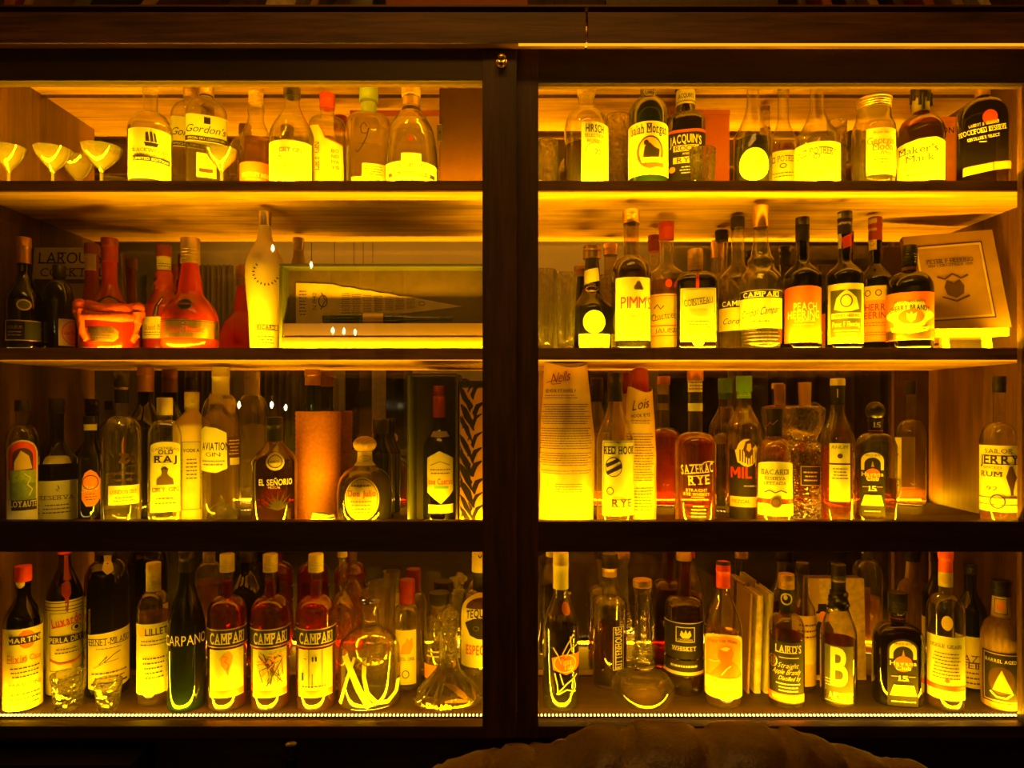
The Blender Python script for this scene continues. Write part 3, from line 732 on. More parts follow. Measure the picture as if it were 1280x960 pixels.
# ================================================================ top row, behind the west door
bottle('gin_bottle', 'clear gin bottle with a pale label showing a small sailing ship', 1, 188, 58, 105, 168, 141, 19, liq='water', lev=160,
       cap=('cork', 113, 106, 20, 'bar'), labels=[[('r', 161, 160, 214, 223, 'paper')] + SHIP + [('t', "BLACKWOOD'S", 188, 188, 4, 44, 'ink', {'serif': 1}), ('t', 'VINTAGE DRY GIN', 188, 194, 2.6, 36, 'brown_ink'), ('r', 167, 195.5, 211, 202, 'ink'), ('t', 'LIMITED EDITION', 189, 199, 3, 40, 'paper', {'b': 1}), ('lines', 172, 205, 205, 214, 3, 'grey_ink')]])
bottle('gin_bottle', 'flat clear gin bottle with white script label behind the glass coupe', 1, 258, 53, 104, 146, 124, 17, n=3.2, dr=.6, y=.096, liq='water', lev=188,
       cap=('dull_gold', 119, 106, 20, 'screw'), labels=[[('r', 232.5, 144, 283.5, 178, 'paper'), ('r', 255, 146.5, 263, 155, 'ink'), ('t', "Gordon's", 258, 162, 9, 46, 'ink', {'sh': .35}), ('r', 232.5, 171, 283.5, 177, 'ink'), ('t', 'SPECIAL DRY LONDON GIN', 258, 174, 2.6, 42, 'paper')],
       [('r', 246, 192, 270, 222, 'paper'), ('lines', 249, 196, 267, 208, 4, 'grey_ink'), ('r', 249, 211, 266, 216, 'brown_ink')]], neck=[[('r', 249, 115, 267, 119, 'ink')]], neck_name='neck_band')
bottle('gin_bottle', 'flat clear gin bottle with white script label half hidden by its twin', 1, 238, 50, 106, 150, 128, 16, n=3.2, dr=.5, y=B2, liq='water', lev=180,
       cap=('dull_gold', 122, 110, 18, 'screw'), labels=[[('r', 214, 147, 262, 185, 'paper'), ('t', "Gordon's", 238, 166, 9, 42, 'ink', {'sh': .35}), ('r', 214, 178, 262, 184, 'ink'), ('t', 'SPECIAL DRY GIN', 238, 181, 2.6, 38, 'paper')]])
bottle('gin_bottle', 'small gin bottle with orange red label and waisted neck', 1, 320, 42, 108, 172, 150, 17, y=.10, liq='gold_liquid', lev=176, shape='slope',
       prof=[(226, 41), (185, 41), (170, 38), (158, 26), (148, 20), (138, 22), (130, 18), (120, 18)], cap=('cork', 128, 110, 18, 'foil'),
       labels=[[('r', 300, 202, 340, 227, 'red_orange'), ('t', 'WHITLEY NEILL', 320, 218, 5, 38, 'paper', {'b': 1}), ('t', 'LONDON DRY GIN', 320, 224, 2.4, 26, 'cream')]])
bottle('vodka_bottle', 'wide clear bottle with black cap and large plain white label', 1, 365, 58, 104, 176, 128, 19, shape='slope', liq='water', lev=150,
       cap=('black', 120, 105, 18, 'plain'), labels=[[('r', 337, 175, 389, 228, 'paper'), ('t', 'DRY GIN', 363, 187, 5, 26, 'grey_ink', {'serif': 1}), ('ring', 350, 197, 2.6, 2.6, .8, 'brown_ink'), ('lines', 345, 203, 380, 220, 5, 'grey_ink')]])
bottle('gin_bottle', 'square shouldered gin bottle with bright red screw cap', 1, 409, 46, 117, 160, 147, 17, n=4, dr=.7, y=.140, shape='round', liq='water', lev=157,
       cap=('red', 134, 118, 18, 'screw'), labels=[[('poly', [(387, 158), (398, 157), (404, 166), (406, 172), (428, 180), (430, 228), (387, 228)], 'cream'), ('t', 'DRY GIN', 396, 196, 6, 34, 'brown_ink', {'rot': 90, 'serif': 1}), ('stroke', [(399, 157), (404, 166), (406, 172), (428, 180)], 1.2, 'red')]
       + [('t', c, 416 + 5 * (k % 2), 188 + 7 * (k // 2), 4, 4, 'grey_ink') for k, c in enumerate('BONDMAYS')]])
bottle('gin_bottle', 'clear gin bottle with green cap and a curly script letter', 1, 461, 56, 109, 158, 144, 19, n=2.6, y=.130, liq='water', lev=152,
       cap=('pale_green', 125, 110, 24, 'plain'), labels=[[('r', 453, 204, 480, 222, 'tan_paper'), ('lines', 455, 206, 478, 219, 4, 'grey_ink')], [('r', 440, 221, 482, 226.5, 'cream'), ('lines', 444, 222.5, 478, 226, 1, 'grey_ink')]], neck=[[('r', 451, 126, 471, 140, 'pale_green')]], neck_name='neck_seal',
       extra=lambda o, Z, W, s, R, yy, secs: etched(o, Z, s, R, secs, 461, [('stroke', [(459, 158), (455, 153), (451, 158), (452, 166), (457, 167), (461, 160), (458, 172), (452, 184), (447, 190), (445, 187)], 1.1, 'ink'), ('r', 448, 179, 474, 179.6, 'brown_ink')]))
bottle('gin_bottle', 'bell shaped clear gin bottle with low white label and red star', 1, 514, 66, 104, 190, 142, 21, shape='slope', liq='water', lev=170, prof=[(226, 66), (200, 66), (180, 62), (162, 54), (148, 38), (138, 24), (130, 21), (118, 21)],
       cap=('cork', 119, 105, 24, 'plain'), labels=[[('poly', [(483, 201), (502, 201), (502, 191), (526, 191), (526, 201), (546, 201), (547, 224), (483, 224)], 'paper'), ('t', 'CAORUNN', 514, 207, 6, 50, 'ink', {'serif': 1}), ('r', 486, 214, 543, 219, 'ink'), ('t', 'SMALL BATCH SCOTTISH GIN', 514, 216.5, 2.4, 50, 'paper')]],
       neck=[[('r', 503, 119, 525, 129, 'dull_gold')], [('r', 503, 132, 525, 137, 'brown_ink')]], neck_name='neck_band',
       extra=lambda o, Z, W, s, R, yy, secs: etched(o, Z, s, R, secs, 514, [('poly', [(513 + (4.6 if i % 2 == 0 else 1.8) * sin(pi * i / 5), 172 - (4.6 if i % 2 == 0 else 1.8) * cos(pi * i / 5)) for i in range(10)], 'red')]))
# ================================================================ top row, behind the east door
bottle('whiskey_bottle', 'clear round whiskey bottle with tall white label and dark remains', 1, 733, 56, 106, 168, 134, 20, liq='deep_amber', lev=184,
       cap=('cork', 118, 108, 20, 'foil'), labels=[[('r', 727, 152, 760, 226, 'paper'), ('t', 'HIRSCH', 744, 160, 9, 24, 'ink', {'b': 1}), ('t', 'SELECTION', 744, 169, 4, 26, 'brown_ink'), ('t', 'RUSSEL', 744, 176, 3.4, 20, 'grey_ink'), ('t', '22', 747, 189, 6, 8, 'ink'), ('ring', 744, 188, 12, 10, .5, 'grey_ink'), ('lines', 730, 202, 757, 212, 3, 'grey_ink')]])
bottle('whiskey_bottle', 'dark green whiskey bottle with cream label picturing a rider on horseback', 1, 810, 50, 90, 148, 124, 20, glass='glass_green', liq='dark_liquid', lev=140, cap=('black', 104, 92, 20, 'plain'),
       neck=[[('o', 813, 114, 8, 7.5, 'cream'), ('ring', 813, 114, 6.5, 6, .7, 'ink'), ('lines', 809, 110, 818, 117, 2, 'ink')]],
       labels=[[('arch', 785.5, 151, 835, 218, 'cream', {'h': 3}), ('t', 'Isaiah Morgan', 811, 160, 11, 50, 'ink', {'b': 1, 'serif': 1}), ('o', 813, 190, 17, 20, 'brown_ink'), ('o', 813, 188, 14, 16, 'orange_paper'), ('poly', [(804, 195), (806, 183), (812, 178), (818, 184), (824, 186), (823, 198), (812, 200)], 'ink'), ('o', 808, 178, 3, 3.5, 'ink'), ('poly', [(801, 197), (826, 196), (828, 203), (803, 203)], 'cream'), ('poly', [(808, 204), (828, 203), (829, 209), (809, 209)], 'red'), ('t', 'STRAIGHT WHISKEY', 811, 214, 2.6, 40, 'brown_ink')]])
bottle('liqueur_bottle', 'dark brown liqueur bottle with red stripe and white label lettering', 1, 857, 50, 96, 156, 143, 24, n=3, dr=.8, y=.130, glass='glass_brown', liq='dark_liquid', lev=148, cap=('dull_gold', 110, 103, 24, 'plain'),
       neck=[[('r', 845, 110, 869, 129, 'cream'), ('t', "JACQUIN'S", 857, 119, 5, 21, 'ink', {'b': 1}), ('r', 845, 125, 869, 126, 'brown_ink')]],
       labels=[[('r', 833, 161, 881, 225, 'black_label'), ('r', 833, 161.5, 881, 165, 'red_orange'), ('t', "JACQUIN'S", 857, 173, 10, 38, 'white_print', {'b': 1, 'arc': 3}), ('r', 842, 181, 873, 189, 'cream'), ('t', 'ROCK', 857, 185, 6, 24, 'ink'), ('t', 'AND', 857, 192, 2.6, 8, 'white_print'), ('r', 842, 196, 873, 204, 'cream'), ('t', 'RYE', 857, 200, 6, 20, 'ink'), ('o', 841, 211, 4, 3.6, 'orange_paper'), ('lines', 849, 207, 874, 218, 3, 'white_print')]])
bottle('cognac_bottle', 'long necked bottle with dark liquid and one round white label', 1, 941, 49, 90, 172, 128, 15, shape='flare', liq='dark_liquid', lev=177, cap=('black', 102, 92, 15, 'plain'),
       labels=[[('o', 943, 205, 19, 20, 'paper'), ('t', 'EST 1890', 943, 203, 4, 28, 'grey_ink'), ('lines', 932, 210, 954, 216, 2, 'grey_ink')]])
OP = lambda cx: [[('r', cx - 29, 177, cx + 29, 226, 'paper'), ('t', 'OLD POTRERO', cx, 188, 8, 52, 'ink', {'serif': 1, 'arc': 3}), ('ring', cx, 195, 4, 3, 1, 'ink'), ('t', 'STRAIGHT RYE', cx, 207, 4, 34, 'grey_ink'), ('lines', cx - 14, 212, cx + 14, 222, 3, 'grey_ink')]]
bottle('whiskey_bottle', 'clear long necked whiskey bottle mostly hidden behind its twin with arched lettering', 1, 979, 46, 92, 184, 148, 14, shape='flare', y=.144, liq='amber', lev=186, cap=('cork', 113, 107, 15, 'cork'),
       labels=[[('r', 957, 188, 1001, 227, 'cream'), ('t', 'OLD POTRERO', 979, 198, 7, 42, 'ink', {'serif': 1, 'arc': 2}), ('ring', 979, 207, 4, 3, 1, 'ink'), ('lines', 966, 214, 992, 222, 2, 'grey_ink')]])
bottle('whiskey_bottle', 'clear long necked whiskey bottle with glowing white label and arched lettering', 1, 1021, 60, 88, 176, 132, 17, shape='flare', liq='water', lev=160, cap=('cork', 100, 90, 17, 'cork'), labels=OP(1021))
bottle('whiskey_bottle', 'amber bottle dipped in black wax with slanted cream label', 1, 1151, 62, 96, 172, 146, 23, n=2.6, dr=.85, shape='round', glass='glass_amber', liq='deep_amber', lev=160, cap=('black', 122, 98, 26, 'plain'),
       extra=lambda o, Z, W, s, R, yy, secs: drips(o, Z, W, s, 122, 25, 'black'),
       labels=[[('poly', [(1121, 178), (1150, 173), (1170, 173), (1181, 178), (1180, 226), (1121, 226)], 'paper'), ('t', "Maker's", 1147, 186, 8, 44, 'ink', {'serif': 1}), ('t', 'Mark', 1150, 197, 8, 30, 'ink', {'serif': 1}), ('t', 'WHISKY', 1146, 208, 4, 30, 'grey_ink', {'serif': 1}), ('lines', 1126, 214, 1176, 220, 1, 'grey_ink')]],
       neck=[[('r', 1139, 119, 1163, 138, 'cream')]])
bottle('bourbon_bottle', 'flat dark bourbon bottle with white lettering on the glass in the corner', 1, 1228, 70, 104, 152, 124, 18, n=3.4, dr=.5, yaw=-16, glass='glass_brown', liq='deep_amber', lev=148, y=.06, cap=('dull_gold', 120, 106, 20, 'plain'),
       labels=[[('o', 1232, 147, 8, 9, 'red')], [('poly', [(1198, 208), (1236, 204), (1236, 214), (1198, 219)], 'dull_gold'), ('poly', [(1237, 204), (1262, 203), (1262, 212), (1237, 214)], 'red_orange')],
               [('t', "LABROT & GRAHAM", 1224, 155, 3.6, 32, 'white_print', {'serif': 1, 'rot': 7}), ('t', 'WOODFORD RESERVE', 1222, 163, 6, 52, 'white_print', {'serif': 1, 'rot': 7}), ('t', "DISTILLER'S SELECT", 1224, 172, 3.6, 34, 'white_print', {'serif': 1, 'rot': 7}), ('r', 1218, 177, 1227, 178, 'white_print')]])

# ================================================================ second row, west
bottle('brandy_bottle', 'black glass bottle with dull gold framed label at the end of the shelf', 2, 30, 50, 294, 378, 340, 17, glass='glass_black', liq='dark_liquid', lev=370, cap=('copper_foil', 328, 297, 18, 'foil'), shape='slope',
       labels=[[('r', 7, 400, 52, 426, 'dull_gold'), ('r', 8.5, 401.5, 50.5, 424.5, 'black_label'), ('r', 31, 402, 50, 424, 'olive_label'), ('t', 'LIQUEUR', 18, 409, 3.6, 17, 'dull_gold'), ('lines', 10, 413, 28, 421, 2, 'dull_gold')], [('o', 30, 381, 8, 7, 'dull_gold'), ('o', 30, 381, 6, 5, 'olive_label')]])
bottle('liqueur_bottle', 'dark liqueur bottle with round orange seal beside the draped red bottle', 2, 74, 40, 330, 384, 350, 16, y=.070, glass='glass_black', liq='dark_liquid', lev=380, cap=('black', 345, 332, 17, 'plain'),
       labels=[[('r', 73, 398, 106, 432, 'tan_paper'), ('ring', 91, 415, 15, 15, 1.5, 'red'), ('o', 91, 415, 12, 12, 'orange_paper'), ('t', 'Grand Marnier', 90, 415, 5, 24, 'dark_red', {'serif': 1})]])
bottle('liqueur_bottle', 'red necked liqueur bottle with cream collar behind the fur wrapped bottle', 2, 115, 33, 304, 388, 345, 18, y=.126, glass='satin_red_glass', liq='red_liquid', lev=350, cap=('dark_red', 317, 305, 19, 'plain'), shape='flare', neck=[[('r', 102, 317, 120, 338, 'cream'), ('r', 102, 336, 120, 338, 'gold'), ('o', 111, 327, 5, 6, 'tan_paper')]])
def fur(o, Z, W, s, R, yy, secs):
    m = MB(); rnd = random.Random(5)
    def blobring(z0, rr, th, lift=0):
        n = 44; pts = []; rad = []
        for i in range(n):
            a = 2 * pi * i / n; e = interp(secs, z0)[1] + rr
            pts.append((e * sin(a), -e * cos(a), z0 + lift * cos(2 * a))); rad.append(th * (1 + .10 * sin(5 * a) + .06 * rnd.random()))
        m.tube(pts, rad, 'fur_red', 14, True)
    z = Z(388); blobring(z, -.002, .0120, -.004); blobring(Z(398), -.001, .0085, -.003)
    for sx in (-1, 1):
        e = R
        for (dx, dz, r) in ((-.004, .004, .0125), (-.002, -.006, .0110)):
            m.loft([(z + dz - r * cos(pi * k / 8), max(.0005, r * sin(pi * k / 8)), max(.0005, r * sin(pi * k / 8)), 2) for k in range(9)], 'fur_red', 16)
            n0 = 9 * 16
            for q in range(len(m.v) - n0, len(m.v)): x_, y_, z_ = m.v[q]; m.v[q] = (x_ + sx * (e + dx), y_ - .026, z_)
        m.tube([(sx * R * .86, -R * .60, z - .004), (sx * R * .90, -R * .56, Z(405)), (sx * R * .84, -R * .64, Z(420)), (sx * R * .72, -R * .76, Z(428))], [.010, .008, .007, .005], 'fur_red', 10)
    m.build('fur_wrap', o, label='fluffy red collar wrapped around the bottle')
bottle('liqueur_bottle', 'squat bottle wrapped in a fluffy red collar with gold plate label', 2, 137, 78, 296, 395, 352, 20, y=.072, glass='satin_red_glass', liq='red_liquid', lev=400, cap=('dark_red', 325, 298, 19, 'foil'), shape='flare', extra=fur, pad=0,
       labels=[[('poly', [(107, 410), (140, 408), (148, 414), (148, 422), (142, 427), (107, 427)], 'gold'), ('t', 'Grand Marnier', 126, 414, 4, 30, 'brown_ink', {'serif': 1}), ('lines', 112, 418, 142, 424, 2, 'brown_ink')], [('poly', [(112, 379), (137, 366), (162, 379), (137, 391)], 'black_label'), ('o', 137, 378, 11, 8, 'dark_red')]])
bottle('liqueur_bottle', 'liqueur bottle with crumpled red wax seal, ribbon and cream label', 2, 205, 54, 305, 385, 350, 18, y=.150, glass='satin_red_glass', liq='red_liquid', lev=372, cap=('dark_red', 320, 307, 18, 'plain'), shape='flare',
       neck=[[('r', 195, 320, 215, 337, 'cream'), ('lines', 197, 328, 213, 334, 2, 'brown_ink')]], extra=lambda o, Z, W, s, R, yy, secs: waxlump(o, Z, W, s, 340, 368, 23, 'red_wax'),
       labels=[[('r', 176, 396, 212, 423, 'cream'), ('t', 'Grand Marnier', 198, 409, 6, 40, 'dark_red', {'serif': 1}), ('lines', 180, 414, 208, 420, 2, 'grey_ink')], [('poly', [(191, 395), (194, 382), (200, 370), (204, 370), (199, 384), (198, 395)], 'ink'), ('poly', [(193, 395), (196, 383), (201, 372), (202.5, 372), (197, 384), (196, 395)], 'gold')]])
bottle('liqueur_bottle', 'round bellied glowing red bottle with gold label band and dark medallion', 2, 238, 74, 296, 0, 0, 22, y=.062, glass='satin_red_glass', liq='red_liquid', lev=372, cap=('dull_gold', 328, 298, 18, 'screw'),
       prof=[(433, 73), (428, 74), (405, 74), (396, 72), (384, 62), (375, 46), (368, 34), (355, 30), (340, 25), (326, 21)],
       labels=[[('r', 202, 399, 274, 422, 'gold'), ('r', 202, 400.5, 274, 401.2, 'brown_ink'), ('t', 'Grand Marnier', 232, 411, 6.5, 42, 'dark_red', {'serif': 1}), ('ring', 229, 404, 3, 2.4, .8, 'brown_ink')], [('o', 231, 379, 10, 8.5, 'dark_red'), ('o', 231, 379, 7.5, 6.5, 'ink')]])
bottle('pastis_bottle', 'tall frosted curvy bottle with silver stopper glowing yellow', 2, 331, 50, 262, 0, 0, 16, y=.088, glass='frosted', cap=('steel', 281, 265, 18, 'cork'),
       prof=[(434, 38), (420, 39), (408, 40), (395, 41), (375, 45), (352, 49), (335, 49), (322, 43), (310, 31), (300, 21), (292, 17), (283, 16)],
       labels=[[('frame', 319, 405, 347, 412, .8, 'ink'), ('t', 'RICARD', 333, 408.5, 4.4, 22, 'ink', {'b': 1, 'serif': 1})], [('lines', 321, 418, 343, 430, 3, 'grey_ink')], [('stroke', [(320 + 13 * cos(a) + 12, 341 - 13 * sin(a)), (320 + 16 * cos(a) + 12, 341 - 16 * sin(a))], 1.4, 'brown_ink') for a in [2.4 + .32 * k for k in range(12)]]])
# ================================================================ second row, east
bottle('liqueur_bottle', 'dark pot bellied liqueur bottle with round seal and gold foil', 2, 740, 55, 305, 0, 0, 20, y=.097, glass='glass_black', liq='dark_liquid', lev=380, cap=('gold', 322, 308, 19, 'foil'),
       prof=[(433, 53), (410, 55), (396, 55), (386, 52), (377, 40), (368, 27), (358, 21), (345, 20), (322, 17)],
       neck=[[('poly', [(730, 338), (748, 334), (749, 350), (731, 356)], 'cream')], [('ring', 740, 361, 9, 4, 1.5, 'gold'), ('t', 'DOM', 740, 356, 3.4, 10, 'gold', {'b': 1})]],
       labels=[[('o', 743, 402, 14, 14, 'paper'), ('ring', 743, 402, 12, 12, .7, 'gold')], [('r', 724, 417, 762, 434, 'paper'), ('t', 'BENEDICTINE', 743, 422, 3.2, 32, 'grey_ink'), ('lines', 728, 426, 758, 432, 2, 'grey_ink')]])
bottle('liqueur_bottle', 'gold capped dark bottle with tall white label in thin orange capitals', 2, 789, 50, 258, 346, 320, 19, y=.055, liq='deep_amber', lev=322, glass='glass_smoke', cap=('gold', 278, 263, 20, 'screw'),
       labels=[[('r', 770, 346, 812, 425, 'paper'), ('poly', [(792, 360), (797, 352), (799, 351), (804, 360), (803, 362), (793, 362)], 'gold'), ('t', "PIMM'S", 797, 378, 14, 42, 'red_orange'), ('t', 'No1 CUP', 797, 395, 4, 18, 'orange_paper'), ('stroke', [(782, 408), (790, 405), (796, 408), (806, 406), (812, 407)], .7, 'grey_ink'), ('lines', 782, 412, 811, 419, 2, 'grey_ink')]])
bottle('liqueur_bottle', 'clear liqueur bottle with red wax cap and faded double label', 2, 833, 46, 275, 346, 330, 17, y=.140, shape='slope', liq='gold_liquid', lev=352, cap=('red', 298, 278, 19, 'foil'),
       neck=[[('ring', 835, 309, 4.5, 5, 1, 'gold')]],
       labels=[[('r', 813, 367, 853, 434, 'tan_paper'), ('r', 813, 369, 853, 370, 'red'), ('stroke', [(818, 385), (822, 380), (826, 386), (830, 382)], 1.4, 'ink'), ('t', 'Chartreuse', 833, 394, 8, 40, 'ink', {'serif': 1, 'rot': 8}), ('r', 813, 406, 853, 407.5, 'red'), ('t', 'JAUNE', 833, 413, 5, 28, 'brown_ink', {'serif': 1}), ('r', 813, 419, 853, 420, 'red')], [('o', 836, 354, 4, 5, 'red')]])
bottle('liqueur_bottle', 'square brown liqueur bottle with gold cap and framed white label', 2, 869, 51, 310, 355, 340, 17, n=5, dr=.95, glass='glass_brown', liq='deep_amber', lev=350, cap=('dull_gold', 337, 312, 19, 'screw'), shape='round', y=.05, yaw=-6,
       labels=[[('r', 847.5, 360, 891, 427, 'paper'), ('frame', 849, 361.5, 889.5, 425.5, .6, 'gold'), ('t', 'COINTREAU', 869, 377, 8, 34, 'brown_ink', {'serif': 1, 'rot': 8}), ('t', 'LIQUEUR', 869, 388, 3.4, 20, 'gold'), ('t', 'ANGERS', 869, 394, 3.4, 20, 'gold'), ('lines', 854, 400, 885, 418, 5, 'grey_ink')], [('o', 869, 427, 7, 6, 'paper')], [('r', 866, 337, 870, 360, 'red')]])
bottle('liqueur_bottle', 'clear bottle with black cap and black topped label behind the taller clear one', 2, 922, 50, 269, 352, 328, 16, y=.142, liq='water', lev=350, cap=('black', 284, 272, 16, 'plain'), shape='slope',
       labels=[[('r', 899, 374, 945, 413, 'cream'), ('r', 899, 374, 945, 384, 'black_label'), ('t', 'CAMPARI', 922, 379, 6, 40, 'white_print', {'b': 1}), ('ring', 906, 391, 3, 3, .8, 'orange_paper'), ('t', 'Cordial', 918, 401, 7, 28, 'ink', {'sh': .35})]])
bottle('liqueur_bottle', 'tall clear bulge necked bottle with black band and script on yellow white label', 2, 951, 53, 255, 345, 330, 18, liq='water', lev=335, cap=('gold', 283, 258, 18, 'plain'),
       prof=[(434, 52), (420, 53), (352, 53), (344, 47), (337, 36), (332, 33), (326, 33), (320, 26), (305, 20), (285, 18)],
       labels=[[('r', 925, 362, 977, 410, 'paper'), ('r', 925.5, 363, 977, 372, 'black_label'), ('t', 'CAMPARI', 951, 367.5, 6, 46, 'white_print', {'b': 1, 'serif': 1}), ('t', 'Cordial Campari', 951, 389, 9, 50, 'ink', {'sh': .4, 'rot': 7}), ('lines', 938, 399, 966, 404, 1, 'grey_ink')], [('lines', 927, 413, 975, 431, 4, 'gold')]])
bottle('liqueur_bottle', 'black bottle with red label in heavy cream capitals', 2, 1003, 48, 269, 347, 325, 16, shape='slope', glass='glass_black', liq='dark_liquid', lev=345, cap=('black', 300, 272, 15, 'foil'),
       labels=[[('arch', 981, 357, 1026, 428, 'red_orange', {'h': 3}), ('t', 'PEACH', 1007, 383, 9, 28, 'cream', {'b': 1}), ('t', 'HEERING', 1005, 393, 9, 40, 'cream', {'b': 1}), ('t', 'LIQUEUR', 1007, 400, 4, 24, 'cream', {'b': 1}), ('lines', 988, 404, 1020, 407, 1, 'tan_paper'), ('o', 994, 414, 4, 5, 'orange_paper'), ('o', 1003, 421, 4, 5, 'orange_paper')]])
bottle('liqueur_bottle', 'tall black bottle with side tax stamp and ornate cream framed label', 2, 1056, 49, 262, 346, 326, 17, shape='slope', glass='glass_black', liq='dark_liquid', lev=345, cap=('black', 292, 265, 16, 'foil'),
       neck=[[('r', 1046, 266, 1052, 310, 'cream')], [('poly', [(1052, 297), (1064, 291), (1065, 306), (1054, 311)], 'red')], [('t', 'Heering', 1058, 278, 4, 13, 'white_print')]],
       labels=[[('r', 1035, 354, 1079, 429, 'cream'), ('r', 1038.5, 362, 1076, 421, 'olive_label'), ('poly', [(1043, 386), (1046, 372), (1052, 366), (1058, 362), (1064, 366), (1070, 372), (1073, 386), (1064, 389), (1052, 389)], 'cream'), ('ring', 1058, 376, 7, 8, 1.4, 'olive_label'), ('r', 1040, 391, 1075, 398, 'cream'), ('t', 'CHERRY HEERING', 1058, 394.5, 3.6, 32, 'ink', {'b': 1}), ('t', 'Peter F Heering', 1058, 405, 6, 32, 'cream', {'serif': 1}), ('lines', 1042, 411, 1073, 419, 2, 'cream')]])
bottle('liqueur_bottle', 'black bottle with orange brown label and paper tax strip on its neck', 2, 1094, 48, 269, 352, 330, 16, y=.137, shape='slope', glass='glass_black', liq='dark_liquid', lev=350, cap=('dark_red', 300, 272, 16, 'foil'),
       neck=[[('r', 1085, 273, 1096, 312, 'tan_paper'), ('ring', 1090, 304, 3, 3, .6, 'brown_ink')]],
       labels=[[('r', 1073, 357, 1115, 427, 'orange_paper'), ('r', 1073, 357, 1115, 375, 'tan_paper'), ('ring', 1085, 366, 3.5, 4, 1, 'brown_ink'), ('ring', 1098, 366, 3.5, 4, 1, 'brown_ink'), ('t', 'CHERRY', 1094, 384, 8, 36, 'dark_red', {'b': 1}), ('t', 'HEERING', 1094, 394, 8, 38, 'dark_red', {'b': 1}), ('lines', 1078, 402, 1112, 408, 2, 'brown_ink'), ('lines', 1080, 414, 1110, 420, 2, 'brown_ink')]])
bottle('brandy_bottle', 'squat dark brandy bottle with red label around a yellow cartouche', 2, 1137, 61, 305, 362, 340, 18, y=.054, glass='glass_black', liq='dark_liquid', lev=352, cap=('black', 331, 307, 18, 'screw'), n=2.3,
       neck=[[('r', 1128, 333, 1146, 337, 'copper_foil')], [('t', 'Heering', 1137, 325, 4, 14, 'gold', {'b': 1})]],
       labels=[[('r', 1107, 365, 1167, 425, 'red_orange'), ('r', 1107, 412, 1167, 424, 'gold'), ('poly', [(1137 + (26 + 3 * cos(6 * a)) * cos(a), 394 - (19 + 2 * cos(6 * a)) * sin(a)) for a in [2 * pi * k / 40 for k in range(40)]], 'paper'), ('t', "PETER HEERING'S", 1137, 377, 3, 34, 'ink'), ('t', 'CHERRY BRANDY', 1137, 384, 6, 46, 'ink', {'b': 1, 'arc': 3}), ('o', 1139, 396, 14, 9, 'red_orange'), ('poly', [(1133, 390), (1137, 393), (1139, 389), (1141, 393), (1146, 390), (1144, 399), (1139, 403), (1134, 399)], 'paper'), ('poly', [(1114, 408), (1137, 412), (1160, 408), (1158, 414), (1137, 417), (1116, 414)], 'paper'), ('stroke', [(1118, 411), (1137, 414), (1156, 411)], .8, 'ink')]])
# ================================================================ third row, west
bottle('gin_bottle', 'bottle with tall arched picture label over a red border at the dark end', 3, 28, 44, 498, 556, 530, 18, y=.050, liq='water', lev=560, cap=('black', 512, 500, 18, 'plain'), glass='glass_smoke',
       labels=[[('arch', 9, 550, 47, 652, 'cream'), ('arch', 11, 552, 45, 600, 'red'), ('arch', 16, 560, 41, 600, 'brown_ink'), ('poly', [(18, 578), (26, 563), (36, 570), (40, 586), (18, 588)], 'tan_paper'), ('r', 13, 588, 44, 604, 'art_green'), ('r', 13, 604, 44, 625, 'art_blue'), ('stroke', [(30, 592), (38, 598), (34, 606), (40, 612), (36, 620)], 1.4, 'cream'), ('r', 15, 625, 45, 638, 'ink'), ('t', 'LOYAUTE', 30, 630, 7, 28, 'cream', {'b': 1, 'serif': 1})]])
bottle('wine_bottle', 'squat black bottle with broad blank cream label and slim collar label', 3, 71, 63, 495, 584, 548, 19, y=.136, glass='glass_black', liq='dark_liquid', lev=585, cap=('black', 515, 498, 20, 'screw'), shape='slope',
       labels=[[('r', 40, 601, 102, 651, 'paper'), ('stroke', [(72, 607), (74, 611), (70, 612), (73, 614)], 1, 'brown_ink'), ('t', 'RESERVA', 71, 622, 5, 38, 'grey_ink', {'serif': 1}), ('lines', 52, 629, 90, 643, 3, 'grey_ink')], [('poly', [(56, 572), (60, 570), (83, 570), (87, 572), (87, 580), (56, 580)], 'cream')]])
bottle('liqueur_bottle', 'small dark bottle with cream collar and orange paper label', 3, 113, 34, 518, 578, 548, 16, y=.10, glass='glass_brown', liq='dark_liquid', lev=575, cap=('black', 528, 520, 17, 'plain'), shape='slope',
       neck=[[('r', 104, 528, 123, 538, 'cream')]], labels=[[('poly', [(103, 600), (106, 591), (113, 587), (120, 591), (125, 600), (125, 624), (118, 633), (108, 633), (102, 624)], 'orange_paper'), ('t', 'Sloe', 113, 610, 7, 20, 'paper', {'sh': .4, 'rot': 12}), ('ring', 113, 603, 9, 9, 1, 'brown_ink'), ('lines', 106, 616, 121, 626, 3, 'brown_ink')]])
bottle('gin_bottle', 'round clear gin bottle with black neck and cluster of dark berries', 3, 152, 53, 462, 545, 520, 18, liq='water', lev=632, cap=('black', 482, 465, 20, 'bar'),
       neck=[[('r', 142, 486, 162, 504, 'black_label')], [('r', 144, 484, 160, 487, 'gold')]],
       labels=[[('r', 136, 607, 174, 631, 'cream'), ('t', 'LONDON DRY', 155, 615, 4, 30, 'brown_ink', {'serif': 1}), ('lines', 140, 620, 170, 628, 2, 'grey_ink')],
               [('o', 151 + 4.2 * (i % 5) + 1.5 * (i % 2), 568 + 4 * (i // 5) + (i * 7 % 3), 2.4, 2.2, 'brown_ink') for i in range(14)] + [('stroke', [(140, 596), (150, 590), (160, 582), (172, 584)], .8, 'brown_ink'), ('lines', 139, 588, 168, 604, 2, 'brown_ink')]])
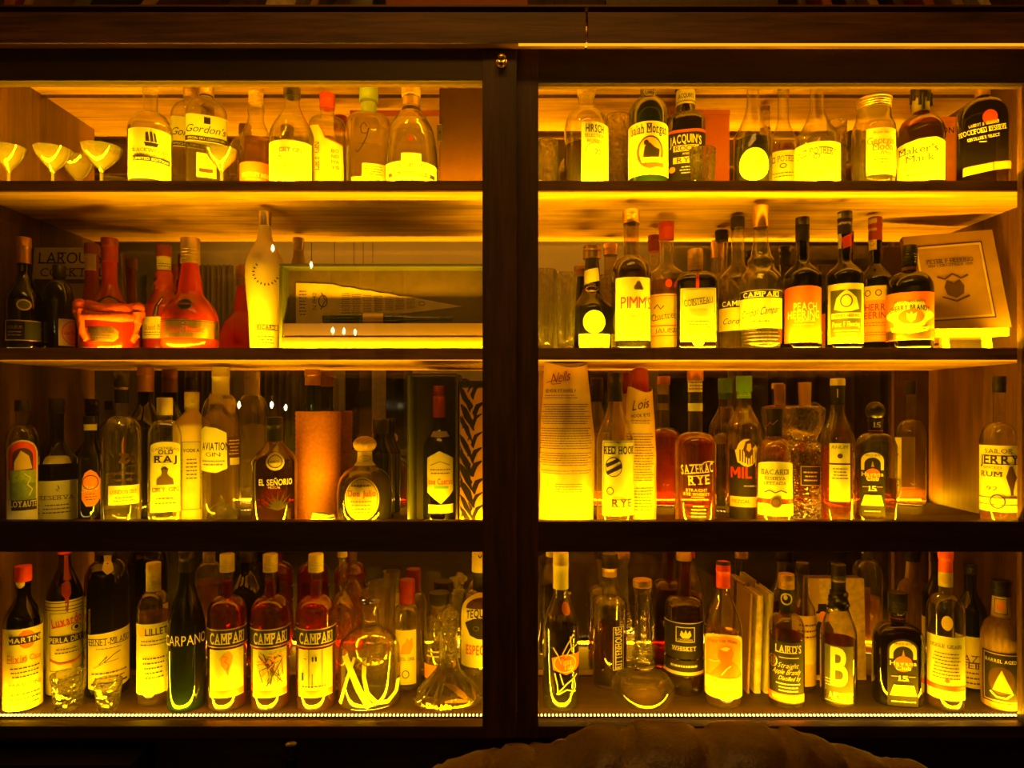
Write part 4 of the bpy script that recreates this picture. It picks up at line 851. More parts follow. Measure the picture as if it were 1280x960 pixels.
bottle('wine_bottle', 'tall dark wine bottle with brown capsule and gold ring behind the gin bottles', 3, 182, 48, 455, 540, 500, 19, y=.146, glass='glass_black', liq='dark_liquid', lev=535, cap=('copper_foil', 488, 459, 19, 'foil'), shape='slope', neck=[[('r', 173, 477, 192, 479, 'gold')]], neck_name='neck_band')
bottle('gin_bottle', 'square clear gin bottle with arched label showing a turbaned figure', 3, 206, 43, 494, 548, 525, 18, n=4, dr=.8, liq='water', lev=560, cap=('cream', 517, 497, 19, 'plain'),
       neck=[[('t', 'OR', 203, 508, 8, 9, 'ink', {'b': 1})]],
       labels=[[('arch', 188.5, 552, 225, 640, 'paper', {'h': 6}), ('t', 'CADENHEAD', 207, 560, 3, 30, 'grey_ink', {'arc': 3}), ('t', 'OLD', 207, 565, 5, 16, 'ink', {'b': 1, 'serif': 1}), ('t', 'RAJ', 207, 574, 8, 24, 'ink', {'b': 1, 'serif': 1}), ('poly', [(196, 606), (197, 598), (202, 595), (203, 590), (201, 586), (205, 584), (210, 586), (209, 592), (211, 595), (216, 599), (217, 606)], 'grey_ink'), ('poly', [(201, 586), (206, 583), (211, 587)], 'ink'), ('t', 'DRY GIN', 207, 612, 5, 28, 'grey_ink', {'serif': 1}), ('lines', 193, 620, 221, 632, 2, 'grey_ink')]])
bottle('vodka_bottle', 'pale frosted bottle with plain cap behind the turbaned figure label', 3, 240, 48, 487, 534, 512, 17, y=.138, glass='frosted', cap=('cream', 510, 490, 17, 'screw'), shape='slope',
       labels=[[('frame', 228, 552, 250, 637, .7, 'grey_ink'), ('r', 229, 553, 249.5, 636, 'paper'), ('t', 'VODKA', 239, 563, 4, 18, 'ink', {'b': 1}), ('lines', 232, 572, 247, 600, 6, 'grey_ink')]])
bottle('gin_bottle', 'tall clear gin bottle with pale tag shaped label and frosted neck', 3, 276, 50, 455, 530, 492, 20, y=.112, liq='water', lev=505, cap=('cream', 492, 459, 20, 'foil'), shape='round',
       labels=[[('poly', [(252, 538), (257, 533), (270, 535), (283, 541), (284, 586), (270, 591), (252, 588)], 'paper'), ('t', 'AVIATION', 268, 558, 9, 34, 'ink', {'b': 1}), ('t', 'GIN', 266, 568, 5, 18, 'brown_ink'), ('lines', 254, 574, 281, 583, 2, 'grey_ink')], [('r', 284, 546, 300, 583, 'brown_ink'), ('r', 287, 573, 299, 582, 'cream'), ('lines', 285, 549, 299, 570, 5, 'tan_paper')]])
def agave(o, Z, W, s, R, yy, secs):
    its = []
    for a, L in ((-80, 15), (-62, 20), (-42, 24), (-22, 26), (0, 27), (22, 26), (42, 24), (62, 20), (80, 15)):
        q = radians(a); its.append(('poly', [(347 - 2.5 * cos(q), 636 - 2.5 * sin(q)), (347 + L * sin(q), 636 - L * cos(q)), (347 + 2.5 * cos(q), 636 + 2.5 * sin(q))], 'ink'))
    etched(o, Z, s, R, secs, 343, its, 'agave_mark')
bottle('tequila_bottle', 'red brown tequila bottle with oval medallion and dark agave drawing', 3, 343, 58, 518, 578, 548, 19, glass='glass_amber', liq='deep_amber', lev=572, cap=('black', 549, 521, 19, 'foil'), shape='slope', extra=agave,
       labels=[[('o', 344, 577, 11, 11, 'cream'), ('ring', 344, 577, 8.5, 8, 1, 'brown_ink'), ('t', 'AGAVE', 344, 577, 2.6, 9, 'brown_ink')], [('t', 'EL SEÑORIO', 345, 603, 7, 42, 'cream', {'b': 1})], [('t', 'MEZCAL', 343, 609.5, 2.6, 14, 'cream')]])
bottle('wine_bottle', 'green wine bottle rising out of the ribbed wicker sleeve', 3, 391, 34, 459, 545, 505, 18, y=.144, glass='glass_green', liq='dark_liquid', lev=530, cap=('copper_foil', 480, 462, 18, 'foil'), shape='slope')
def juliolab(cx, cy):
    return [('o', cx, cy, 22, 26, 'dim_paper'), ('ring', cx, cy, 20, 24, .8, 'brown_ink'), ('t', 'Don Julio', cx, cy - 7, 7, 34, 'dark_red', {'serif': 1, 'b': 1}), ('lines', cx - 14, cy - 20, cx + 14, cy - 13, 1, 'brown_ink'), ('lines', cx - 14, cy + 1, cx + 14, cy + 19, 4, 'grey_ink')]
bottle('tequila_bottle', 'squat round tequila bottle with wooden ball stopper and oval paper label', 3, 456, 70, 540, 0, 0, 19, y=.070, glass='glass_smoke', liq='deep_amber', lev=600, cap=('cork', 564, 545, 30, 'ball'),
       prof=[(652, 66), (640, 69), (622, 70), (608, 68), (597, 62), (588, 48), (582, 30), (578, 20), (570, 18)], labels=[juliolab(452, 624)], neck=[[('r', 446, 565, 467, 582, 'cream'), ('ring', 456, 573, 8, 4, .8, 'red')]])
bottle('wine_bottle', 'black bottle standing behind the round tequila bottle', 3, 476, 34, 520, 570, 545, 18, y=.155, glass='glass_black', liq='dark_liquid', lev=565, cap=('black', 540, 524, 18, 'plain'), shape='slope')
# ================================================================ third row, east
bottle('rye_bottle', 'clear bottle with glowing label of a striped ball between big dark letters', 3, 769, 47, 462, 556, 502, 17, y=.052, liq='gold_liquid', lev=640, cap=('black', 500, 466, 18, 'foil'), shape='slope',
       labels=[[('r', 753.5, 551, 792, 645, 'paper'), ('frame', 755, 552.5, 791, 643.5, .7, 'ink'), ('t', 'RED HOOK', 776, 563, 9, 42, 'ink', {'b': 1, 'serif': 1}), ('o', 767, 584, 10.5, 12, 'ink'), ('o', 767, 584, 9.5, 11, 'cream'), ('poly', [(758, 580), (772, 573), (776, 576), (759, 585)], 'ink'), ('poly', [(758, 590), (776, 580), (777, 585), (760, 594)], 'ink'), ('t', 'RYE', 778, 629, 9, 26, 'brown_ink', {'b': 1, 'serif': 1}), ('ring', 763, 614, 4.5, 5, 1.2, 'grey_ink'), ('lines', 757, 636, 788, 642, 2, 'grey_ink')]])
bottle('rye_bottle', 'amber rye bottle with ornate pale lettering printed on the glass', 3, 869, 53, 460, 556, 540, 18, liq='amber', lev=546, cap=('copper_foil', 474, 463, 20, 'plain'), shape='round',
       neck=[[('r', 859, 474, 880, 490, 'cream'), ('lines', 861, 476, 878, 488, 3, 'brown_ink')], [('r', 859, 504, 880, 514, 'paper')]],
       labels=[[('t', 'SAZERAC', 872, 586, 11, 42, 'cream', {'b': 1, 'serif': 1, 'rot': 5}), ('t', 'RYE', 874, 600, 11, 26, 'cream', {'b': 1, 'serif': 1, 'rot': 4}), ('stroke', [(878, 579), (884, 577), (892, 578)], 1.2, 'cream')], [('t', 'STRAIGHT', 871, 613, 3.6, 26, 'cream', {'b': 1}), ('t', 'RYE WHISKEY', 871, 618, 3.6, 32, 'cream', {'b': 1}), ('r', 864, 621, 880, 622, 'cream')], [('lines', 864, 631, 882, 648, 4, 'cream')]])
bottle('mezcal_bottle', 'clear green capped bottle with white emblem of a woman and red letters', 3, 930, 46, 467, 540, 505, 18, liq='water', lev=562, cap=('green', 488, 470, 20, 'plain'), y=.135, shape='slope',
       neck=[[('r', 920, 488, 940, 498, 'green'), ('t', 'GOLD', 930, 493, 3.6, 14, 'gold')]],
       labels=[[('r', 912, 562, 950, 650, 'black_label'), ('r', 913, 621, 950, 634, 'tan_paper'), ('t', 'MIL', 926, 591, 13, 26, 'red', {'b': 1}), ('lines', 928, 606, 944, 609, 1, 'cream'), ('t', 'MEZCAL', 926, 627, 4, 22, 'brown_ink')],
               [('o', 934, 566, 13, 17, 'cream'), ('poly', [(919, 563), (924, 559), (924, 576), (934, 580), (936, 584), (922, 578)], 'cream'), ('poly', [(933, 572), (929, 562), (932, 552), (939, 549), (944, 556), (940, 561), (941, 566), (937, 573)], 'brown_ink'), ('poly', [(933, 562), (934, 555), (938, 554), (939, 561), (936, 565)], 'tan_paper')]])
bottle('rum_bottle', 'clear stoppered rum bottle with dark cap and cream label with gold seal', 3, 968, 48, 502, 572, 548, 19, liq='gold_liquid', lev=582, cap=('black', 543, 510, 22, 'cork'), y=.05,
       neck=[[('stroke', [(959, 533), (963, 528), (966, 531), (972, 525)], 1, 'gold')]],
       labels=[[('arch', 948, 577, 990, 626, 'paper', {'h': 4}), ('r', 948, 624, 990, 630, 'dark_red'), ('t', 'BACARDI', 969, 590, 6, 34, 'brown_ink', {'serif': 1}), ('t', 'RESERVA', 969, 598, 3.6, 24, 'brown_ink', {'serif': 1}), ('t', 'LIMITADA', 969, 604, 3.6, 26, 'brown_ink', {'serif': 1}), ('stroke', [(956, 616), (962, 613), (969, 616), (976, 613), (983, 616)], 1.6, 'grey_ink'), ('r', 948, 630, 990, 645, 'cream'), ('o', 970, 628, 7, 7, 'gold'), ('ring', 970, 628, 5, 5, .8, 'brown_ink')]])
bottle('rum_bottle', 'slim sloping bottle with black neck and two stacked white labels', 3, 1047, 43, 470, 554, 508, 17, liq='amber', lev=558, shape='slope', cap=('cream', 480, 473, 19, 'plain'),
       neck=[[('r', 1038, 480, 1057, 506, 'black_label'), ('stroke', [(1047, 486), (1047, 497)], 1.2, 'cream')]],
       labels=[[('r', 1037, 554, 1062, 579, 'paper'), ('t', 'RHUM', 1050, 559, 4, 18, 'grey_ink', {'sh': .3}), ('o', 1050, 570, 3, 3, 'brown_ink'), ('r', 1037, 581, 1062, 627, 'paper'), ('lines', 1040, 584, 1060, 600, 4, 'grey_ink')]])
def havana(cx, a, b, c, d, bg='black_label'):
    """a..b label x, c..d label y"""
    w, h = b - a, d - c; X = lambda f: a + w * f; Y = lambda f: c + h * f
    return [('arch', a, c, b, d, bg, {'h': w * .32}), ('arch', X(.06), Y(.03), X(.94), Y(.30), 'cream', {'h': w * .3}), ('arch', X(.18), Y(.11), X(.82), Y(.31), bg, {'h': w * .25}), ('t', 'SINCE 1878', X(.5), Y(.075), 2.4, w * .5, 'brown_ink'),
            ('o', X(.5), Y(.37), w * .26, w * .24, 'red_orange'), ('poly', [(X(.5) - 2, Y(.25)), (X(.5), Y(.16)), (X(.5) + 2, Y(.25))], 'dull_gold'), ('t', 'Havana', X(.5), Y(.36), 5, w * .74, 'cream', {'b': 1}), ('t', 'Club', X(.5), Y(.43), 5, w * .42, 'cream', {'b': 1}),
            ('r', X(.12), Y(.55), X(.34), Y(.56), 'dull_gold'), ('r', X(.66), Y(.55), X(.88), Y(.56), 'dull_gold'), ('t', '15', X(.5), Y(.58), 6, w * .26, 'cream', {'b': 1, 'serif': 1}), ('poly', [(X(.2), Y(.68)), (X(.82), Y(.68)), (X(.92), Y(.84)), (X(.08), Y(.84))], 'cream'), ('t', 'GRAN', X(.5), Y(.725), 3, w * .34, 'brown_ink'), ('t', 'RESERVA', X(.5), Y(.785), 3, w * .5, 'brown_ink'), ('lines', X(.1), Y(.9), X(.9), Y(.95), 1, 'dull_gold')]
bottle('rum_bottle', 'square dark labelled rum bottle with black ball stopper and half full amber', 3, 1094, 53, 498, 560, 541, 19, n=4, dr=.62, liq='deep_amber', lev=598, cap=('black', 524, 502, 26, 'ball'), yaw=-12, y=.06,
       neck=[[('r', 1084, 524, 1104, 541, 'black_label'), ('t', '15', 1094, 531, 6, 8, 'cream', {'b': 1, 'serif': 1}), ('r', 1084, 538, 1104, 539, 'red')]], labels=[havana(1086, 1070, 1102, 563, 645)])
bottle('rum_bottle', 'clear rum bottle alone at the shelf end with pinup figure on cream label', 3, 1249, 51, 466, 556, 528, 16, liq='gold_liquid', lev=634, cap=('black', 489, 470, 19, 'bar'),
       neck=[[('r', 1240, 477, 1256, 489, 'cream')]],
       labels=[[('r', 1224, 557, 1275, 640, 'cream'), ('t', 'SAILOR', 1248, 564, 5, 30, 'ink', {'serif': 1}), ('t', 'JERRY', 1249, 575, 11, 46, 'ink', {'b': 1, 'serif': 1}), ('t', 'SPICED', 1240, 585, 3, 20, 'brown_ink'), ('t', 'RUM', 1238, 593, 6, 24, 'brown_ink', {'serif': 1, 'b': 1}), ('t', '92', 1240, 611, 5, 12, 'grey_ink'),
                ('poly', [(1259, 590), (1261, 583), (1265, 583), (1267, 590), (1270, 597), (1268, 602), (1266, 612), (1266, 619), (1263, 619), (1262, 612), (1259, 603), (1257, 596)], 'brown_ink'), ('r', 1225, 622, 1274, 631, 'cream'), ('r', 1225, 622, 1274, 623, 'brown_ink'), ('r', 1225, 630.5, 1274, 631.5, 'brown_ink'), ('ring', 1247, 627, 8, 9, 1.6, 'brown_ink'), ('o', 1247, 627, 4.5, 4.5, 'tan_paper')]])
def decanter(o, Z, W, s, R, yy, secs): pass
bottle('whiskey_bottle', 'heavy decanter bottle with wide crystal crown shoulders and small black stopper', 3, 1006, 56, 474, 0, 0, 16, y=.130, glass='cut_crystal', cap=('dull_gold', 508, 478, 17, 'cork'),
       prof=[(636, 50), (600, 52), (575, 52), (562, 50), (556, 40), (550, 30), (543, 36), (536, 46), (524, 50), (512, 52), (508, 44), (506, 16)],
       labels=[[('r', 1000, 582, 1026, 608, 'black_label'), ('frame', 1001, 583, 1025, 607, .6, 'dull_gold'), ('lines', 1004, 588, 1022, 603, 3, 'dull_gold')]])
# ================================================================ bottom row, west
bottle('vermouth_bottle', 'dark bottle with red cap and cream label striped by a red disc', 4, 29, 51, 703, 775, 742, 20, glass='glass_black', liq='dark_liquid', lev=770, cap=('red', 724, 707, 21, 'plain'), shape='slope',
       neck=[[('o', 25, 730, 5, 5, 'tan_paper')]],
       labels=[[('r', .5, 786, 54, 888, 'cream'), ('r', 2, 786, 5, 888, 'orange_paper'), ('o', 34, 800, 9, 11, 'red_orange'), ('r', 12, 795, 50, 805, 'ink'), ('t', 'MARTINI', 31, 800, 6, 36, 'cream', {'b': 1}), ('t', 'Elixir', 20, 823, 10, 20, 'orange_paper', {'serif': 1}), ('t', 'di China', 41, 823, 7, 20, 'orange_paper', {'serif': 1}), ('lines', 12, 832, 50, 848, 3, 'brown_ink'), ('t', 'MARTINI', 32, 856, 5, 34, 'tan_paper'), ('lines', 12, 864, 50, 882, 3, 'grey_ink')]])
bottle('liqueur_bottle', 'dark bottle with wrinkled printed straw label and red seal ribbon', 4, 81, 48, 684, 748, 700, 16, y=.118, glass='glass_black', liq='dark_liquid', lev=745, cap=('red', 690, 686, 18, 'plain'), shape='slope',
       labels=[[('r', 57, 751, 105, 868, 'cream'), ('r', 57, 753, 105, 754, 'brown_ink'), ('r', 57, 758, 105, 759, 'brown_ink'), ('r', 57, 762, 105, 763, 'brown_ink'), ('frame', 63, 766, 103, 838, .7, 'brown_ink'), ('t', 'Luxardo', 84, 776, 11, 34, 'red', {'serif': 1, 'b': 1, 'rot': 10}), ('ring', 95, 786, 6, 5, .8, 'ink'), ('o', 95, 786, 2.5, 2.5, 'ink'), ('r', 63, 795, 103, 804, 'ink'), ('t', 'PERLA DRY', 83, 799.5, 6, 36, 'cream', {'b': 1}), ('lines', 67, 809, 99, 818, 2, 'grey_ink'), ('stroke', [(64, 824), (74, 829), (90, 829), (102, 822)], 2, 'red'), ('lines', 66, 845, 100, 870, 4, 'grey_ink')]],
       neck=[[('poly', [(76, 728), (84, 724), (90, 728), (89, 740), (86, 745), (85, 762), (82, 762), (81, 745), (77, 740)], 'dark_red')], [('r', 80, 694, 86, 724, 'dark_red')]], neck_name='seal_ribbon')
bottle('amaro_bottle', 'black shouldered bottle with broad cream signature label behind the shot glass', 4, 134, 58, 682, 728, 700, 26, y=.118, glass='glass_black', liq='dark_liquid', lev=725, cap=('black', 690, 684, 27, 'plain'),
       neck=[[('poly', [(128, 694), (142, 694), (140, 712), (134, 716), (129, 710)], 'cream')]],
       labels=[[('poly', [(111, 793), (134, 791), (162, 788), (162, 858), (134, 864), (111, 860)], 'cream'), ('t', 'FERNET-MILANO', 137, 802, 8, 54, 'ink', {'serif': 1}), ('lines', 120, 809, 152, 812, 1, 'grey_ink'), ('stroke', [(124, 830), (134, 820), (130, 828), (142, 819), (150, 816)], .9, 'ink'), ('stroke', [(118, 834), (130, 828), (148, 826)], .6, 'brown_ink'), ('lines', 115, 838, 158, 850, 2, 'grey_ink'), ('r', 115, 853, 158, 855.5, 'ink')]])
bottle('aperitif_bottle', 'clear bottle with yellow foil neck and glowing cream label', 4, 192, 43, 700, 762, 738, 17, liq='gold_liquid', lev=765, y=.072, cap=('cream', 736, 703, 18, 'screw'),
       labels=[[('r', 171, 780, 214, 868, 'paper'), ('o', 178, 790, 6, 6, 'tan_paper'), ('t', 'LILLET', 196, 790, 8, 26, 'brown_ink', {'serif': 1, 'b': 1}), ('lines', 174, 799, 210, 808, 2, 'grey_ink'), ('lines', 178, 820, 206, 850, 5, 'grey_ink')]])
bottle('vermouth_bottle', 'dark green sloping bottle with white capitals printed on the glass', 4, 233, 50, 684, 792, 715, 18, glass='glass_green', liq='dark_liquid', lev=760, cap=('black', 712, 688, 19, 'foil'), shape='slope',
       labels=[[('t', 'CARPANO', 231, 801, 12, 56, 'white_print')]])
def campari(cx, art, lab, y=None, lbl=None):
    return bottle('aperitif_bottle', lab, 4, cx, 50, 688, 764, 744, 16, glass='glass', liq='red_liquid', lev=726, cap=('cream', 712, 692, 19, 'screw'), shape='round', y=y,
           labels=[[('r', cx - 24.5, 788, cx + 24.5, 808, 'black_label'), ('t', 'CAMPARI', cx, 798.5, 13, 44, 'cream', {'b': 1, 'serif': 1}), ('r', cx - 24.5, 786.5, cx + 24.5, 788, 'dull_gold'), ('r', cx - 24.5, 808, cx + 24.5, 809.5, 'dull_gold')],
                   [('r', cx - 21, 812, cx + 20, 872, 'paper'), ('r', cx - 21, 863, cx + 20, 871, 'red_orange')] + art])
campari(284, [('poly', [(281, 818), (287, 815), (291, 821), (290, 829), (287, 836), (285, 846), (282, 838), (277, 832), (276, 824)], 'orange_paper'), ('stroke', [(279, 820), (285, 822), (281, 827), (286, 831), (284, 838)], 1, 'red')], 'red aperitif bottle whose label shows an orange twist')
rr = random.Random(2)
campari(338, [('stroke', [(322 + rr.random() * 32, 816 + rr.random() * 42) for k in range(3)], 1.3, c) for c in ['brown_ink', 'orange_paper', 'grey_ink', 'ink', 'art_green', 'red', 'brown_ink', 'grey_ink', 'tan_paper', 'orange_paper'] for q in range(2)] + [('ring', 346, 822, 6, 5, 1.4, 'orange_paper'), ('ring', 336, 828, 4, 5, 1.2, 'grey_ink')], 'red aperitif bottle whose label is covered in busy scribbled artwork')
campari(395, [('r', 386, 812, 386.8, 862, 'brown_ink'), ('r', 402, 812, 402.8, 862, 'red'), ('r', 390, 821, 392, 827, 'ink'), ('r', 394, 821, 396, 827, 'ink'), ('r', 378, 841, 380, 851, 'ink'), ('r', 380, 823, 384, 824, 'grey_ink'), ('r', 390, 842, 391, 860, 'grey_ink'), ('lines', 376, 855, 410, 861, 1, 'brown_ink')], 'red aperitif bottle whose label has thin upright lines')
bottle('vodka_bottle', 'tall clear bottle with fine neck behind the big two letter jug', 4, 428, 36, 682, 762, 735, 11, y=.147, liq='water', lev=770, cap=('cream', 694, 685, 12, 'plain'), shape='slope', labels=[[('t', 'BELVEDERE', 424, 776, 4, 44, 'ink', {'rot': 90})]])
bottle('vodka_bottle', 'slim clear vodka bottle with dark red cap and round seal label', 4, 509, 37, 720, 775, 754, 17, y=.150, liq='water', lev=780, cap=('dark_red', 752, 724, 18, 'plain'),
       labels=[[('r', 495, 788, 520, 856, 'cream'), ('poly', [(501, 818), (503, 806), (507, 802), (509, 797), (511, 801), (515, 797), (516, 808), (513, 818)], 'orange_paper'), ('t', 'KETEL ONE', 507, 824, 3.4, 22, 'brown_ink', {'serif': 1}), ('ring', 507, 843, 4.5, 5, 1, 'brown_ink'), ('lines', 499, 853, 516, 854, 3, 'grey_ink')]])
bottle('tequila_bottle', 'round bottle with wide black stopper behind the agave shaped decanter', 4, 549, 38, 736, 788, 768, 20, y=.152, liq='water', lev=800, cap=('black', 752, 740, 26, 'plain'), neck=[[('r', 538, 754, 560, 768, 'brown_ink')]], labels=[[('r', 531, 832, 552, 850, 'orange_paper'), ('lines', 533, 812, 560, 824, 2, 'cream')]])
bottle('tequila_bottle', 'black necked bottle with black masked face label beside the cabinet post', 4, 600, 50, 684, 768, 735, 18, y=.148, liq='water', lev=845, cap=('cream', 712, 690, 19, 'plain'),
       neck=[[('r', 590, 713, 610, 742, 'black_label')], [('t', 'Y', 600, 698, 8, 6, 'ink', {'b': 1})]],
       labels=[[('arch', 577, 744, 624, 835, 'cream', {'h': 20}), ('arch', 582, 749, 620, 762, 'brown_ink', {'h': 12}), ('t', 'TEQUILA', 600, 767, 9, 36, 'ink', {'b': 1, 'arc': 3}), ('poly', [(582, 780), (592, 774), (602, 773), (614, 778), (616, 790), (608, 800), (597, 799), (588, 795)], 'ink'), ('ring', 595, 786, 4, 3, 1, 'olive_label'), ('t', 'ESPECIAL', 600, 813, 11, 36, 'orange_paper', {'b': 1})]])
bottle('cognac_bottle', 'dark bottle glimpsed between the green sloping bottle and first red aperitif', 4, 308, 44, 680, 742, 710, 18, y=.147, glass='glass_black', liq='dark_liquid', lev=740, cap=('black', 700, 684, 18, 'plain'), shape='slope')
# ================================================================ bottom row, east
bottle('absinthe_bottle', 'dark sloping bottle with cream foil neck and sketchy cafe painting', 4, 701, 45, 684, 786, 735, 17, liq='dark_liquid', lev=783, y=.056, cap=('cream', 733, 690, 18, 'foil'), shape='slope',
       neck=[[('poly', [(692, 758), (700, 749), (707, 750), (706, 764), (694, 768)], 'brown_ink'), ('o', 707, 759, 5, 8, 'orange_paper')]],
       labels=[[('poly', [(690, 824), (704, 818), (723, 820), (723, 836), (708, 844), (692, 838)], 'red_orange'), ('ring', 707, 830, 15, 11, 1.2, 'cream'), ('t', 'Vieux', 707, 827, 7, 16, 'cream', {'b': 1}), ('t', 'Tub', 710, 834, 6, 12, 'cream', {'b': 1})] + [('stroke', p, 1.5, 'cream') for p in ([(716, 794), (709, 806), (703, 818)], [(723, 806), (712, 812), (706, 822)], [(692, 810), (698, 820), (700, 826)], [(712, 796), (714, 816)], [(720, 845), (708, 855), (696, 868)], [(694, 842), (697, 856), (698, 868)], [(700, 842), (704, 856)], [(716, 848), (718, 860), (712, 872)], [(698, 868), (708, 862), (718, 866)])]])
bottle('rye_bottle', 'clear bottle with upright silver label and half dark amber', 4, 762, 43, 690, 756, 745, 18, y=.155, liq='deep_amber', lev=794, cap=('black', 707, 692, 19, 'plain'),
       neck=[[('r', 752, 708, 772, 722, 'dull_gold')]], labels=[[('r', 766, 784, 779, 838, 'black_label'), ('frame', 766, 784, 779, 838, .8, 'cream'), ('t', 'RITTENHOUSE', 773, 811, 9, 50, 'cream', {'rot': 90, 'b': 1, 'serif': 1})]])
bottle('whiskey_bottle', 'dark amber whiskey bottle with black label and square crest', 4, 855, 49, 684, 758, 744, 17, y=.128, glass='glass_amber', liq='deep_amber', lev=752, cap=('dull_gold', 698, 690, 18, 'plain'),
       labels=[[('r', 831, 778, 878, 824, 'black_label'), ('r', 831, 779, 878, 780, 'cream'), ('frame', 845, 784, 868, 803, 1, 'cream'), ('poly', [(850, 794), (852, 788), (855, 792), (857, 787), (859, 792), (862, 788), (864, 794), (861, 798), (853, 798)], 'cream'), ('t', 'CANADIAN', 856, 800, 2.6, 18, 'cream'), ('t', 'WHISKEY', 855, 811, 5, 30, 'cream', {'b': 1, 'serif': 1}), ('r', 831, 826, 878, 846, 'black_label'), ('lines', 836, 829, 874, 837, 1, 'cream'), ('r', 831, 840, 878, 844, 'tan_paper')]])
bottle('bourbon_bottle', 'sloping clear bottle with red capsule and arched label of an old smoker', 4, 904, 47, 698, 784, 732, 16, y=.066, liq='gold_liquid', lev=790, cap=('red', 732, 702, 18, 'foil'), shape='slope',
       neck=[[('r', 895, 702, 914, 707, 'black')]],
       labels=[[('arch', 881, 793, 927, 874, 'cream', {'h': 12}), ('arch', 883, 796, 925, 848, 'orange_paper', {'h': 11}), ('t', 'Pappy Van Winkle', 904, 801, 4, 36, 'brown_ink', {'arc': 3}), ('poly', [(897, 822), (899, 812), (906, 808), (914, 810), (917, 817), (914, 826), (921, 832), (926, 846), (888, 846), (897, 834), (902, 828)], 'red_orange'), ('poly', [(900, 812), (906, 808), (913, 810), (908, 814)], 'cream'), ('stroke', [(887, 828), (894, 828), (900, 826)], 1.3, 'cream'), ('stroke', [(902, 844), (908, 836), (913, 832)], 1.6, 'cream'), ('r', 882, 848, 926, 864, 'paper'), ('t', 'FAMILY RESERVE', 904, 852, 3.4, 36, 'brown_ink'), ('r', 882, 865, 926, 870, 'tan_paper'), ('o', 904, 867, 3.5, 3, 'gold')]])
bottle('brandy_bottle', 'clear bottle with black neck badge and black label in cursive lines', 4, 983, 46, 714, 784, 766, 18, y=.064, liq='deep_amber', lev=792, cap=('dull_gold', 733, 717, 20, 'screw'),
       neck=[[('r', 973, 735, 993, 765, 'black_label'), ('o', 983, 749, 7.5, 7.5, 'cream'), ('o', 983, 749, 5.5, 5.5, 'ink'), ('o', 982, 747, 2.5, 3, 'cream')]],
       labels=[[('r', 962, 803, 1004, 880, 'black_label'), ('t', "LAIRD'S", 986, 812, 9, 32, 'cream', {'b': 1, 'serif': 1}), ('r', 974, 822, 998, 823, 'cream'), ('t', 'Straight', 986, 832, 6, 24, 'cream', {'sh': .4}), ('t', 'Apple Brandy', 984, 840, 6, 34, 'cream', {'sh': .4}), ('t', 'Distilled by', 988, 848, 5, 26, 'cream', {'sh': .4}), ('lines', 970, 853, 1000, 866, 3, 'cream'), ('r', 962, 868, 1004, 878, 'red_orange'), ('t', 'BOTTLED IN BOND', 984, 873, 4, 36, 'cream', {'b': 1})], [('o', 966, 829, 7, 8, 'gold'), ('ring', 966, 829, 5, 6, 1, 'brown_ink')]])
bottle('bourbon_bottle', 'red brown bottle with black wax neck and giant letter on label', 4, 1048, 47, 700, 796, 742, 17, y=.07, liq='deep_amber', lev=798, cap=('black', 742, 705, 19, 'foil'), shape='slope', glass='glass',
       neck=[[('r', 1039, 722, 1058, 728, 'dull_gold')]], extra=lambda o, Z, W, s, R, yy, secs: waxlump(o, Z, W, s, 738, 760, 24, 'black'),
       labels=[[('r', 1031, 808, 1066, 880, 'olive_label'), ('t', 'B', 1049, 834, 45, 20, 'paper', {'b': 1}), ('lines', 1032, 849, 1040, 860, 3, 'cream'), ('t', '7', 1059, 858, 5, 5, 'orange_paper'), ('t', "BAKER'S", 1048, 871, 9, 34, 'gold', {'b': 1, 'serif': 1}), ('r', 1032, 877, 1065, 878, 'cream')]])
bottle('rum_bottle', 'broad dark rum bottle with ribbed black stopper and black arched label', 4, 1122, 66, 734, 796, 778, 20, n=3, dr=.62, y=.068, glass='glass_brown', liq='deep_amber', lev=800, cap=('black', 762, 740, 26, 'screw'), yaw=-10,
       neck=[[('r', 1112, 760, 1134, 778, 'black_label'), ('t', '15', 1123, 766, 6, 8, 'cream', {'b': 1, 'serif': 1}), ('r', 1112, 773, 1134, 774, 'red')]], labels=[havana(1122, 1102, 1142, 798, 882)])
bottle('whiskey_bottle', 'tall clear bottle with orange neck sleeve and white label ending in red', 4, 1182, 50, 684, 764, 742, 18, liq='gold_liquid', lev=800, cap=('red_orange', 694, 688, 20, 'plain'), shape='round',
       neck=[[('r', 1172, 694, 1193, 718, 'red_orange'), ('r', 1172, 716, 1193, 734, 'cream'), ('o', 1182, 724, 6, 6, 'tan_paper')]],
       labels=[[('r', 1159, 796, 1206, 875, 'paper'), ('t', 'SINGLE GRAIN', 1182, 808, 4, 36, 'brown_ink', {'serif': 1}), ('lines', 1166, 815, 1200, 850, 8, 'grey_ink'), ('r', 1159, 857, 1206, 863.5, 'red'), ('o', 1184, 851, 2.5, 2.5, 'red_orange')], [('o', 1184, 779, 6, 9, 'tan_paper')]])
bottle('whiskey_bottle', 'dark green bottle with cream label squeezed behind the tall sleeved bottle', 4, 1213, 42, 700, 765, 735, 16, y=.140, glass='glass_green', liq='dark_liquid', lev=765, cap=('black', 715, 704, 17, 'screw'), shape='slope',
       labels=[[('r', 1194, 796, 1232, 860, 'cream'), ('t', 'JAZZ', 1216, 824, 9, 26, 'brown_ink', {'serif': 1}), ('t', 'FEIR', 1217, 832, 7, 24, 'brown_ink', {'serif': 1}), ('lines', 1198, 838, 1228, 857, 3, 'grey_ink')]])
